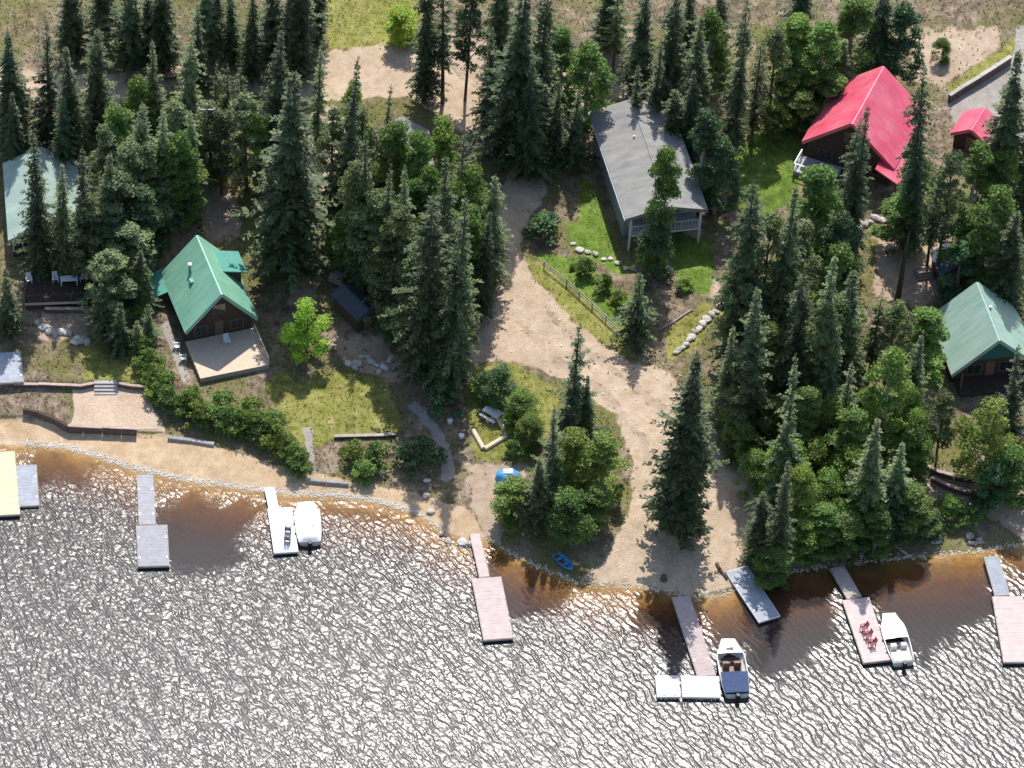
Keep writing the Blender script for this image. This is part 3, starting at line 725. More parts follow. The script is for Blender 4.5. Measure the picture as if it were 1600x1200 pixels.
wall_along('retaining_wall', 'dark stone ledge beside the white dock landing', [(478, 752), (510, 755), (545, 758)], 0.35, 0.35, 'stone_grey', None)
wall_along('retaining_wall', 'long dark concrete wall along the top of the driveway', [(1482, 160), (1505, 145), (1530, 130), (1555, 114), (1578, 99)], 1.0, 0.3, 'timber_wall', 'concrete')
wall_along('retaining_wall', 'upper curved timber wall below the sage roofed cabin', [(1448, 735), (1465, 743), (1490, 750), (1515, 753), (1535, 754)], 0.6, 0.25, 'timber_wall', 'wood_weather', beams=0.3)
wall_along('retaining_wall', 'lower curved timber wall below the sage roofed cabin', [(1455, 752), (1475, 763), (1500, 772), (1525, 777), (1545, 778)], 0.6, 0.25, 'timber_wall', 'timber_cap', beams=0.3)
g = G(165, 610)
t = thing('steps', 'pale concrete steps down to the sandy patio between timber walls', 'steps', g)
for i in range(4): MB().box(-1.15, 1.15, -0.6 + i * 0.35, -0.25 + i * 0.35 + (0.02 if i < 3 else 0.5), -0.3, 0.16 * (i + 1) - 0.1).build('step', 'concrete', t)
def fence(label, pts, h=0.95, mat='wood_weather', step=2.2):
    P = [G(u, v) for u, v in pts]; c = P[0].copy(); t = thing('rail_fence', label, 'fence', c)
    for a, b in zip(P[:-1], P[1:]):
        n = max(1, round((b - a).length / step))
        for i in range(n):
            q = [a.lerp(b, k / n) for k in (i, i + 1)]
            q = [Vector((p.x, p.y, h1(p.x, p.y))) - c for p in q]
            MB().box(q[0].x - 0.06, q[0].x + 0.06, q[0].y - 0.06, q[0].y + 0.06, q[0].z - 0.3, q[0].z + h).build('post', mat, t)
            for z in (0.45, 0.82): MB().bar(q[0] + Vector((0, -0.08, z)), q[1] + Vector((0, -0.08, z)), 0.05, 0.13).build('rail', mat, t)
    return t
fence('pale wooden rail fence between gravel road and green garden', [(850, 418), (885, 445), (925, 482), (968, 522)])

# ------------------------------------------------------------------ stones
def stone_mesh(seed, flat=0.7):
    r = np.random.default_rng(seed); bm = bmesh.new(); bmesh.ops.create_icosphere(bm, subdivisions=2, radius=1.0)
    ph = r.uniform(0, 6, 9)
    for v_ in bm.verts:
        x, y, z = v_.co; k = 1 + 0.16 * math.sin(2.3 * x + ph[0]) + 0.16 * math.sin(2.9 * y + ph[1]) + 0.14 * math.sin(2.6 * z + ph[2]) + 0.06 * math.sin(6 * x + 5 * y + ph[3])
        v_.co = (x * k * 1.15, y * k, z * k * flat)
    me = bpy.data.meshes.new('stone'); bm.to_mesh(me); bm.free(); return me
STONES = [stone_mesh(i) for i in range(5)]
for me in STONES: me.materials.append(MATS['stone_pale'])
def stone(u, v, r, label, group, mat='stone_pale'):
    g = G(u, v); o = bpy.data.objects.new('boulder', STONES[random.randrange(5)]); C.objects.link(o)
    o.location = (g.x, g.y, g.z + 0.28 * r); o.rotation_euler = (0, 0, random.uniform(0, 6.3)); o.scale = (r, r * random.uniform(0.75, 1.1), r * random.uniform(0.8, 1.1))
    if mat != 'stone_pale':
        o.material_slots[0].link = 'OBJECT'; o.material_slots[0].material = MATS[mat]
    return tag(o, label, 'rock', group)
for i in range(13):
    f = i / 12; u = 1058 + 68 * f - 6 * math.sin(f * 3.1); v = 552 - 72 * f ** 1.25
    stone(u, v + random.uniform(-2, 2), random.uniform(0.3, 0.5), 'pale boulder in the curved row edging the garden above the road, ' + ORD[i], 'boulder row by the garden')
for i in range(12):
    stone(540 + 75 * (i / 11) + random.uniform(-2.5, 2.5), 560 + 32 * math.sin(i) * 0.4 + 12 * (i / 11) + random.uniform(-6, 6), random.uniform(0.25, 0.5), 'pale stone in the rubble pile above the yellow lawn, ' + ORD[i], 'rubble pile above the lawn')
for i in range(12):
    stone(58 + 80 * (i / 11), 505 + 34 * (i / 11) + random.uniform(-6, 6), random.uniform(0.3, 0.5), 'whitish stone in the bank below the pale house, ' + ORD[i], 'stone bank on the left')
for i in range(9):
    stone(895 + 95 * (i / 8), 385 + 36 * (i / 8) + random.uniform(-4, 4), random.uniform(0.25, 0.45), 'stone in the flower bed edge by the bright lawn, ' + ORD[i], 'flower bed stones')
for i in range(11):
    stone(1340 + 100 * (i / 10), 358 - 14 * math.sin(i / 10 * 3) + random.uniform(-4, 4), random.uniform(0.35, 0.6), 'pale rock in the row in front of the red house, ' + ORD[i], 'rock row by the red house')
for i, (u, v, r) in enumerate(sorted(((1300, 872, .45), (1345, 866, .35), (1325, 868, .3), (1462, 848, .4), (1455, 838, .35), (1515, 838, .5), (1530, 845, .35), (1302, 858, .3)))):
    stone(u, v, r, 'grey rock on the shaded shore at the right, ' + ORD[i], 'rocks on the shaded shore', 'stone_grey')
for i, (u, v, r) in enumerate(sorted(((668, 752, .3), (666, 775, .3), (672, 800, .35), (690, 835, .3), (700, 848, .4), (722, 850, .45), (735, 852, .4)))):
    stone(u, v, r, 'rock on the shore left of the pink ramp, ' + ORD[i], 'rocks left of the ramp')
# pebbles along the waterline
pm = MB(); r_ = random.Random(4); us = [s[0] for s in SHORE]; vs = [s[1] for s in SHORE]
ico = [tuple(v_.co) for v_ in STONES[0].vertices]; icf = [tuple(p.vertices) for p in STONES[0].polygons]
bm = bmesh.new(); bmesh.ops.create_icosphere(bm, subdivisions=1, radius=1.0); oc = [tuple(v_.co) for v_ in bm.verts]; of = [tuple(v_.index for v_ in f.verts) for f in bm.faces]; bm.free()
for i in range(2600):
    u = r_.uniform(40, 660) if i < 1500 else r_.uniform(660, 1640)
    v = np.interp(u, us, vs) + r_.gauss(0, 3.2)
    g = G(u, v); s = r_.uniform(0.03, 0.11)
    pm.add([(g.x + x * s * r_.uniform(.8, 1.2), g.y + y * s, g.z + z * s * 0.7 + 0.02) for x, y, z in oc], of)
tag(pm.build('shore_pebbles', 'pebble', None), 'band of pale pebbles strewn along the waterline', 'pebbles', kind='stuff')

# loose stones on the gravel road
pm = MB(); r_ = random.Random(9); k = 0
while k < 1300:
    u, v = r_.uniform(720, 1200), r_.uniform(440, 910); p_ = np.array([float(u)]), np.array([float(v)])
    if sdf(*p_, ROADPOLY)[0] < (0 if r_.random() < .5 else -12): continue
    g = G(u, v); s = r_.uniform(0.03, 0.09) * (2 if r_.random() < .04 else 1); k += 1
    pm.add([(g.x + x * s, g.y + y * s, g.z + z * s * 0.6 + 0.01) for x, y, z in oc], of)
tag(pm.build('loose_gravel', 'pebble', None), 'loose gravel stones scattered over the road and its edges', 'gravel', kind='stuff')

# ------------------------------------------------------------------ docks
DZ = 0.45
def dock(name, label, a_px, b_px, width, mat, fascia='wood_weather', cat='dock', piles=True, z=DZ, pitch=0.2, cleats=True):
    a, b = PZ(*a_px, z), PZ(*b_px, z)
    L = (b - a).length; rz = math.atan2(b.y - a.y, b.x - a.x) - math.pi / 2
    t = thing(name, label, cat, (a.x, a.y, 0), rz)
    hw = width / 2
    boards(t, -hw, hw, 0, L, z, mat, pitch, jit=0.012)
    for x0, x1 in ((-hw - 0.06, -hw - 0.002), (hw + 0.002, hw + 0.06)):
        MB().box(x0, x1, -0.02, L + 0.02, z - 0.24, z - 0.01).build('side_beam', fascia, t)
    for y0, y1 in ((-0.06, -0.022), (L + 0.022, L + 0.07)):
        MB().box(-hw - 0.06, hw + 0.06, y0, y1, z - 0.24, z - 0.01).build('end_beam', fascia, t)
    if piles:
        n = max(2, round(L / 3) + 1)
        M = Matrix.Translation(t.location) @ Matrix.Rotation(rz, 4, 'Z')
        for i in range(n):
            y = 0.25 + (L - 0.5) * i / (n - 1)
            for x in (-hw + 0.15, hw - 0.15):
                p = M @ Vector((x, y, 0)); zb = min(-0.3, h1(p.x, p.y) - 0.2)
                MB().tube([(x, y, zb), (x, y, z - 0.045)], 0.08, 7).build('pile', 'wood_dark', t)
    if cleats and width > 1.4:
        for y in (L * 0.3, L * 0.8):
            for x in (-hw + 0.15, hw - 0.15): MB().box(x - 0.04, x + 0.04, y - 0.12, y + 0.12, z + 0.014, z + 0.09).build('cleat', 'metal_grey', t)
    return t, L
dock('dock', 'cream yellow dock platform cut by the left edge of photo', (4, 706), (12, 804), 2.4, 'wood_yellow')
dock('floating_raft', 'small dark grey raft beside the cream yellow dock', (40, 727), (44, 790), 2.1, 'wood_slate', piles=False, z=0.3)
dock('dock_walkway', 'narrow grey walkway leading to the square grey dock platform', (227, 742), (230, 819), 1.6, 'wood_grey')
dock('dock', 'square grey dock platform at the end of grey walkway', (237, 821), (240, 884), 3.0, 'wood_grey')
dock('dock_walkway', 'slim white gangway from the beach to the white dock', (421, 762), (429, 800), 0.9, 'white_paint', 'white_paint')
dock('dock', 'white dock with two dark chairs beside the covered boat', (437, 794), (447, 862), 2.3, 'white_paint', 'white_paint')
dock('dock_walkway', 'long narrow pinkish ramp leading to the pinkish dock', (742, 834), (757, 901), 0.95, 'wood_pink')
dock('dock', 'long rectangular pinkish grey dock standing alone in choppy water', (760, 903), (779, 998), 2.85, 'wood_pink')
dock('dock', 'narrow pale dock reaching from the tree shadow to crossing dock', (1064, 932), (1104, 1056), 1.7, 'wood_pink')
a, b = PZ(1024, 1071, DZ), PZ(1124, 1073, DZ)
dock('dock', 'square white dock section left of the narrow pale dock end', (1026, 1072), (1061, 1072), 2.6, 'white_paint', 'white_paint')
dock('dock', 'longer white dock section across the narrow pale dock end', (1066, 1072), (1124, 1073), 2.6, 'white_paint', 'white_paint')
dock('floating_dock', 'slate grey tilted dock section lying at the shore by trees', (1151, 889), (1202, 966), 2.2, 'wood_slate', 'white_paint', piles=False, z=0.5)
dock('dock_walkway', 'weathered gangway from shaded shore to dock with red chairs', (1308, 886), (1335, 934), 1.4, 'wood_weather')
dock('dock', 'pinkish dock carrying a row of dark red chairs', (1337, 936), (1370, 1033), 2.6, 'wood_pink')
dock('dock_walkway', 'grey gangway to the dock at the right edge', (1549, 870), (1566, 930), 1.4, 'wood_slate')
dock('dock', 'broad pale pinkish dock cut by the right edge of photo', (1574, 932), (1592, 1034), 2.9, 'wood_pink')
dock('patio_deck', 'dark grey plank deck on the left edge below the stone bank', (-8, 552), (-4, 598), 5.2, 'wood_slate', piles=False, z=1.95, cat='deck')

# ------------------------------------------------------------------ boats
def hull(mb, L, W, D, stern=0.85, bow=0.06, n=9, blunt=2.4):
    """open hull shell: stern at y = 0, bow at y = L, keel at z = 0"""
    secs = []
    for i in range(n):
        f = i / (n - 1)
        hw = W / 2 * (stern + (1 - stern) * math.sin(min(1, f * 2.2) * math.pi / 2)) if f < 0.5 else W / 2 * max(bow, (1 - ((f - 0.5) / 0.5) ** blunt))
        sh = D * (1 + 0.25 * f * f); kz = 0.0 + 0.55 * D * max(0, f - 0.6) ** 1.5 / 0.4 ** 1.5
        secs.append((f * L, hw, sh, kz))
    vs = []
    for y, hw, sh, kz in secs:
        vs += [(-hw, y, sh), (-hw * 0.92, y, kz + (sh - kz) * 0.45), (-hw * 0.5, y, kz + 0.07), (0, y, kz), (hw * 0.5, y, kz + 0.07), (hw * 0.92, y, kz + (sh - kz) * 0.45), (hw, y, sh)]
    fs = []
    for i in range(n - 1):
        for j in range(6): fs.append((i * 7 + j, i * 7 + j + 1, (i + 1) * 7 + j + 1, (i + 1) * 7 + j))
    fs.append(tuple(range(7)))
    mb.add(vs, fs)
    return secs
def deck_between(secs, i0, i1, inset=0.0, dz=0.0):
    mb = MB(); vs = []
    for y, hw, sh, kz in secs[i0:i1 + 1]:
        vs += [(-(hw - inset), y, sh + dz), (0, y, sh + dz + 0.05 * hw), (hw - inset, y, sh + dz)]
    k = i1 - i0 + 1
    return mb.add(vs, [(i * 3 + j, i * 3 + j + 1, (i + 1) * 3 + j + 1, (i + 1) * 3 + j) for i in range(k - 1) for j in (0, 1)])
def gunwale(secs, r=0.05):
    mb = MB()
    for s in (-1, 1): mb.tube([(s * hw, y, sh) for y, hw, sh, kz in secs], r, 6)
    return mb
def outboard(t, y=-0.25, z=0.35):
    o = MB().box(-0.2, 0.2, y - 0.35, y + 0.12, z + 0.25, z + 0.85).build('outboard_motor', 'black_plastic', t, bevel=0.06)
    MB().box(-0.07, 0.07, y - 0.2, y, z - 0.6, z + 0.24).build('motor_leg', 'black_plastic', o)
def boat(name, label, stern_px, bow_px, W, cat='boat', z=-0.22, blunt=2.6, bow=0.06):
    a, b = PZ(*stern_px, 0.5), PZ(*bow_px, 0.5)
    L = (b - a).length; rz = math.atan2(b.y - a.y, b.x - a.x) - math.pi / 2
    t = thing(name, label, cat, (a.x, a.y, z), rz)
    mb = MB(); secs = hull(mb, L, W, 0.85, blunt=blunt, bow=bow)
    mb.build('hull', 'white_gel', t, smooth=True)
    gunwale(secs).build('gunwale', 'white_gel', t, smooth=True)
    for i in (2, 4):
        y, hw, sh, kz = secs[i]
        for s in (-1, 1): MB().tube([(s * (hw + 0.1), y, sh - 0.55), (s * (hw + 0.1), y, sh - 0.45), (s * (hw + 0.1), y, sh - 0.12), (s * (hw + 0.1), y, sh - 0.02)], [0.04, 0.1, 0.1, 0.03], 8).build('fender', 'blue_canvas', t, smooth=True)
    y, hw, sh, kz = secs[6]
    MB().tube([(-hw, y, sh + 0.03), (-hw - 0.35, y + 0.1, sh - 0.12), (-hw - 0.8, y + 0.1, sh - 0.1)], 0.02, 5).build('mooring_rope', 'wood_cream', t)
    return t, secs, L
# covered white boat by the white dock (bow towards shore)
t, s_, L = boat('motor_boat', 'white motor boat under a white cover beside the white dock', (484, 848), (478, 788), 2.5, blunt=5, bow=0.6)
mb = MB(); vs = []
for i, (y, hw, sh, kz) in enumerate(s_):
    f = i / 8; k = 0.42 * math.sin(min(1, f * 1.5 + 0.15) * math.pi) ** 0.6 if f < 0.9 else 0.02
    vs += [(-hw - .03, y, sh + .02), (-hw * 0.5, y, sh + k * 0.8 + .03), (0, y, sh + k + .05), (hw * 0.5, y, sh + k * 0.8 + .03), (hw + .03, y, sh + .02)]
mb.add(vs, [(i * 5 + j, i * 5 + j + 1, (i + 1) * 5 + j + 1, (i + 1) * 5 + j) for i in range(8) for j in range(4)] + [(0, 1, 2, 3, 4)])
mb.build('boat_cover', 'white_paint', t, smooth=True)
MB().box(-0.55, 0.55, 1.85, 2.05, 1.2, 1.32).build('cover_strap', 'metal_grey', t)
outboard(t)
# runabout with blue canvas at the crossing dock
t, s_, L = boat('runabout', 'runabout with white bow, brown seats and dark blue stern cover', (1152, 1086), (1137, 1002), 2.7, blunt=4, bow=0.45)
deck_between(s_, 6, 8, 0.03).build('bow_deck', 'white_gel', t)
deck_between(s_, 0, 3, 0.02, 0.28).build('canvas_cover', 'blue_canvas', t)
MB().slab([(-1.1, 0.05), (1.1, 0.05), (1.2, L * .375), (-1.2, L * .375)], 0.86, 1.1).build('cover_skirt', 'blue_canvas', t)
MB().box(-1.0, 1.0, L * .3, L * .75, 0.25, 0.32).build('cockpit_floor', 'brown_vinyl', t)
for x in (-0.55, 0.55):
    q = MB().box(x - 0.32, x + 0.32, L * .55, L * .65, 0.33, 0.75).build('seat', 'brown_vinyl', t, bevel=0.05)
    MB().box(x - 0.32, x + 0.32, L * .53, L * .55, 0.5, 1.2).build('seat_back', 'brown_vinyl', q)
MB().quadslab((-1.1, L * .74, 0.98), (1.1, L * .74, 0.98), (0.95, L * .69, 1.4), (-0.95, L * .69, 1.4), 0.02).build('windshield', 'glass', t)
MB().box(-0.35, 0.35, L * .8, L * .84, 1.0, 1.1).build('bow_hatch', 'black_plastic', t)
outboard(t)
# white boat by the dock with red chairs
t, s_, L = boat('motor_boat', 'white motor boat with cream rear beside the red-chair dock', (1412, 1036), (1388, 962), 2.4, blunt=4, bow=0.5)
deck_between(s_, 4, 8, 0.03).build('bow_deck', 'white_gel', t)
MB().quadslab((-1.05, L * .5, 1.0), (1.05, L * .5, 1.0), (0.9, L * .44, 1.45), (-0.9, L * .44, 1.45), 0.02).build('windshield', 'glass', t)
MB().box(-0.95, 0.95, 0.1, L * .5, 0.25, 0.32).build('cockpit_floor', 'cream_vinyl', t)
q = MB().box(-0.9, 0.9, 0.15, 0.75, 0.33, 0.9).build('rear_bench', 'cream_vinyl', t, bevel=0.06)
for x in (-0.5, 0.5): MB().box(x - 0.3, x + 0.3, L * .3, L * .38, 0.33, 1.1).build('seat', 'cream_vinyl', t, bevel=0.05)
MB().box(-0.85, 0.85, 0.78, L * .3, 0.33, 0.62).build('engine_box', 'cream_vinyl', t, bevel=0.06)
outboard(t)
# small craft on land
def skiff(name, label, a_px, b_px, W, mat, D=0.4, over=False, inner='white_gel', seats=2):
    a, b = G(*a_px), G(*b_px); L = (b - a).length; rz = math.atan2(b.y - a.y, b.x - a.x) - math.pi / 2
    t = thing(name, label, 'boat', (a.x, a.y, min(a.z, b.z) + (0.0 if not over else 0.0)), rz)
    mb = MB(); secs = hull(mb, L, W, D, stern=0.7)
    mb.build('hull', mat, t, smooth=True); gunwale(secs, 0.035).build('gunwale', inner, t)
    for i in range(seats):
        y = L * (0.25 + 0.35 * i); MB().box(-W * .42, W * .42, y - 0.14, y + 0.14, D * .6, D * .68).build('bench', inner, t)
    deck_between(secs, 7, 8, 0.01).build('bow_deck', inner, t)
    return t
skiff('rowboat', 'small blue rowboat with white tip pulled up on the shore', (868, 868), (894, 895), 1.1, 'blue_plastic', inner='blue_plastic').location.z += 0.05
# blue tarp heap
g = G(794, 746)
t = thing('tarp_pile', 'bright blue and white tarp heap on the dirt by the cluster of trees', 'tarp', g)
mb = MB(); nn = 15; vs = []
for i in range(nn):
    for j in range(nn):
        x, y = (i / (nn - 1) - .5) * 2, (j / (nn - 1) - .5) * 2; rr = min(1, math.hypot(x, y)); e = math.sqrt(max(0, 1 - rr ** 2.2))
        vs.append((x * 1.35 * (1 if rr < 1 else 1 / math.hypot(x, y)) + 0.05 * math.sin(7 * y), y * 1.0 * (1 if rr < 1 else 1 / math.hypot(x, y)) + .05 * math.sin(6 * x), 0.02 + 0.85 * e + 0.07 * math.sin(5 * x + 2) * math.sin(4 * y) * e - (0.12 if e == 0 else 0)))
mb.add(vs, [(i * nn + j, (i + 1) * nn + j, (i + 1) * nn + j + 1, i * nn + j + 1) for i in range(nn - 1) for j in range(nn - 1)])
mb.build('tarp', 'blue_tarp', t, smooth=True)
MB().quadslab((-0.55, -0.25, 0.86), (0.35, -0.3, 0.9), (0.45, 0.35, 0.95), (-0.5, 0.3, 0.93), 0.05).build('white_panel', 'white_paint', t, bevel=0.02)
# ------------------------------------------------------------------ furniture
def chair(label, p, rz, mat, group=None):
    t = thing('chair', label, 'chair', p, rz, group)
    s = MB(); [s.box(-0.26, 0.26, -0.26 + i * 0.13, -0.15 + i * 0.13, 0.40, 0.43) for i in range(4)]
    s.build('seat', mat, t)
    q = MB(); [q.bar((x, 0.26, 0.42), (x, 0.45, 1.02), 0.1, 0.025, (0, 1, 0)) for x in (-0.2, -0.07, 0.07, 0.2)]
    q.build('backrest', mat, t)
    for x in (-0.27, 0.27):
        for y in (-0.24, 0.24): MB().box(x - 0.03, x + 0.03, y - 0.03, y + 0.03, 0, 0.6 if True else 0.4).build('leg', mat, t)
        MB().box(x - 0.06, x + 0.06, -0.3, 0.32, 0.602, 0.63).build('armrest', mat, t)
    return t
for (u, v, lab) in ((450, 831, 'dark chair nearer the shore on the white dock'), (449, 846, 'dark chair nearer the outer end of the white dock')):
    chair(lab, PZ(u, v, DZ + 0.012), R(170), 'black_plastic')
for i, (u, v, lab) in enumerate(((1349, 985, 'dark red chair nearest the shore on the pinkish dock'), (1355, 997, 'middle dark red chair on the pinkish dock'), (1362, 1010, 'dark red chair farthest out on the pinkish dock'))):
    chair(lab, PZ(u, v, DZ + 0.012), R(-70), 'red_chair')
for (u, v, lab) in ((277, 545, 'white chair left of the green gabled cabin, nearer the back'), (287, 564, 'white chair left of the green gabled cabin, nearer the deck')):
    chair(lab, G(u, v), R(90), 'white_paint')
Mx = Matrix.Translation(CABIN.location) @ Matrix.Rotation(CABIN.rotation_euler.z, 4, 'Z')
chair('white chair on the shaded part of the cream wedge deck', Mx @ Vector((0.4, -1.5, 0.43)), R(20), 'white_paint')
Mp = Matrix.Translation(PALE.location) @ Matrix.Rotation(PALE.rotation_euler.z, 4, 'Z')
for x, lab in ((-2.7, 'leftmost white chair on the deck of the pale roofed house'), (0.0, 'middle white chair on the deck of the pale roofed house'), (2.8, 'rightmost white chair on the deck of the pale roofed house')):
    chair(lab, Mp @ Vector((x, -0.9, 0.915)), R(10), 'white_paint')
p = Mp @ Vector((1.4, -1.3, 0.915))
t = thing('table', 'long white table on the deck of the pale roofed house', 'table', p, R(5))
MB().box(-0.9, 0.9, -0.4, 0.4, 0.70, 0.75).build('tabletop', 'white_paint', t)
for x in (-0.8, 0.8):
    for y in (-0.32, 0.32): MB().box(x - 0.04, x + 0.04, y - 0.04, y + 0.04, 0, 0.699).build('leg', 'white_paint', t)
# sunken fire pit with log border, picnic table
c = G(765, 675)
t = thing('timber_border', 'square pale log border round the sunken sitting area', 'log border', c, R(0))
cor = [G(u, v) for u, v in ((738, 672), (756, 704), (793, 682), (776, 652))]
for i in range(4):
    a, b = cor[i] - c, cor[(i + 1) % 4] - c
    if i == 3: b = a.lerp(b, 0.45)
    d = (b - a).normalized() * 0.14
    MB().tube([a + d + Vector((0, 0, 0.14)), b - d + Vector((0, 0, 0.14))], 0.25, 8).build('log', 'wood_cream', t)
g = G(768, 652)
t = thing('picnic_table', 'grey white picnic table with benches beside the log border', 'table', g, R(-40))
for i in range(5): MB().box(-0.95, 0.95, -0.4 + i * 0.16, -0.25 + i * 0.16, 0.73, 0.77).build('plank', 'white_paint', t)
for s in (-1, 1):
    MB().box(-0.95, 0.95, s * 0.75 - 0.14, s * 0.75 + 0.14, 0.43, 0.47).build('bench', 'white_paint', t)
    f_ = MB().bar((s * 0.7, -0.85, 0.0), (s * 0.7, -0.25, 0.73), 0.06, 0.1); f_.bar((s * 0.7 + .01, 0.85, 0.0), (s * 0.7 + .01, 0.25, 0.73), 0.06, 0.1); f_.box(s * 0.7 - 0.1, s * 0.7 - 0.04, -0.85, 0.85, 0.36, 0.428)
    f_.build('leg_frame', 'wood_weather', t)
for (u, v, lab) in ((703, 661, 'round white bucket beside the dark shrub, nearer the road'), (721, 684, 'round white bucket beside the log border')):
    g = G(u, v); t = thing('bucket', lab, 'bucket', g)
    MB().tube([(0, 0, 0), (0, 0, 0.36)], [0.22, 0.28], 12).build('body', 'white_paint', t, smooth=False)
    MB().tube([(0, 0, 0.361), (0, 0, 0.40)], 0.30, 12).build('lid', 'white_paint', t)
# utility pole
g = G(322, 297)
hh = 12.0
t = thing('utility_pole', 'thin grey utility pole standing between trees above the cabin', 'pole', g)
MB().tube([(0, 0, -0.5), (0, 0, hh)], [0.17, 0.11], 8).build('shaft', 'bark_pale', t)
MB().box(-0.9, 0.9, -0.06, 0.06, hh - 0.75, hh - 0.6).build('crossarm', 'wood_weather', t)
for x in (-0.8, 0, 0.8): MB().tube([(x, 0, hh - 0.6 + (0.6 if x == 0 else 0)), (x, 0, hh - 0.4 + (.6 if x == 0 else 0))], 0.06, 6).build('insulator', 'white_paint', t)
# fallen logs, stump, snag
def log(label, a_px, b_px, r, mat='driftwood', up=0.1, name='fallen_log'):
    a, b = G(*a_px, up), G(*b_px, up); a.z = max(a.z, 0.05); b.z = max(b.z, 0.05); c = a.copy(); t = thing(name, label, 'log', c); d = b - a
    side = d.cross(Vector((0, 0, 1))).normalized()
    MB().tube([d * f + side * 0.06 * math.sin(5 * f) for f in (0, .25, .5, .75, 1)], [r, r * .95, r * .9, r * .8, r * .65], 9).build('trunk', mat, t, smooth=True)
    for f, s in ((0.4, 1), (0.65, -1)): MB().tube([d * f, d * (f + 0.05) + side * s * 0.5 + Vector((0, 0, 0.12))], [r * .4, r * .15], 6).build('branch_stub', mat, t)
log('bare fallen log slanting into the shaded water', (1368, 826), (1418, 868), 0.2)
log('thin fallen log above the boulder row in the garden', (1030, 516), (1082, 484), 0.15)
log('bleached log curled at the shore by the right gangway', (1512, 848), (1538, 848), 0.2)
log('short dark log lying on the shaded beach by the slate dock', (1120, 880), (1135, 905), 0.18, 'bark')
g = G(1037, 905)
t = thing('stump', 'dark brown stump on the beach in the big spruce shadow', 'stump', g)
MB().tube([(0, 0, -0.1), (0, 0, 0.2), (0, 0, 0.5)], [0.42, 0.32, 0.28], 10).build('trunk', 'bark', t)
g = G(1402, 468)
t = thing('dead_tree', 'bare branchless dead trunk on the dirt below the rock row', 'tree', g)
MB().tube([(0, 0, -0.3), (0.1, 0, 3), (0.15, 0.1, 6.5), (0.3, 0.1, 9.5)], [0.32, 0.26, 0.2, 0.07], 9).build('trunk', 'bark', t, smooth=True)
for z, x, y in ((5, 0.8, 0.2), (6.5, -0.7, 0.3), (7.6, 0.5, -0.4)): MB().tube([(0.12, 0.05, z), (0.12 + x, y, z + 0.4)], [0.06, 0.02], 5).build('branch', 'bark', t)
# woodpile and pallets of small camp clutter
def wood_pile(label, u, v, rz, mat='driftwood', n=5):
    g = G(u, v); t = thing('wood_pile', label, 'wood pile', g, rz)
    for k in range(3):
        for i in range(n - k): MB().tube([(-0.8, (i + k / 2) * 0.32 - n * .16, 0.15 + k * 0.27), (0.8, (i + k / 2) * 0.32 - n * .16, 0.15 + k * 0.27)], 0.155, 7).build('log', mat, t)
wood_pile('pale stacked wood pile behind the slate roofed shed', 530, 436, R(-35))
wood_pile('pale stacked wood pile left of the spruces above the cabin', 296, 306, R(-35))
wood_pile('pale wood pile near the dark teal roofed shed', 1441, 428, R(10))
wood_pile('pale wood pile right of the grey shingle house', 1123, 322, R(-20))

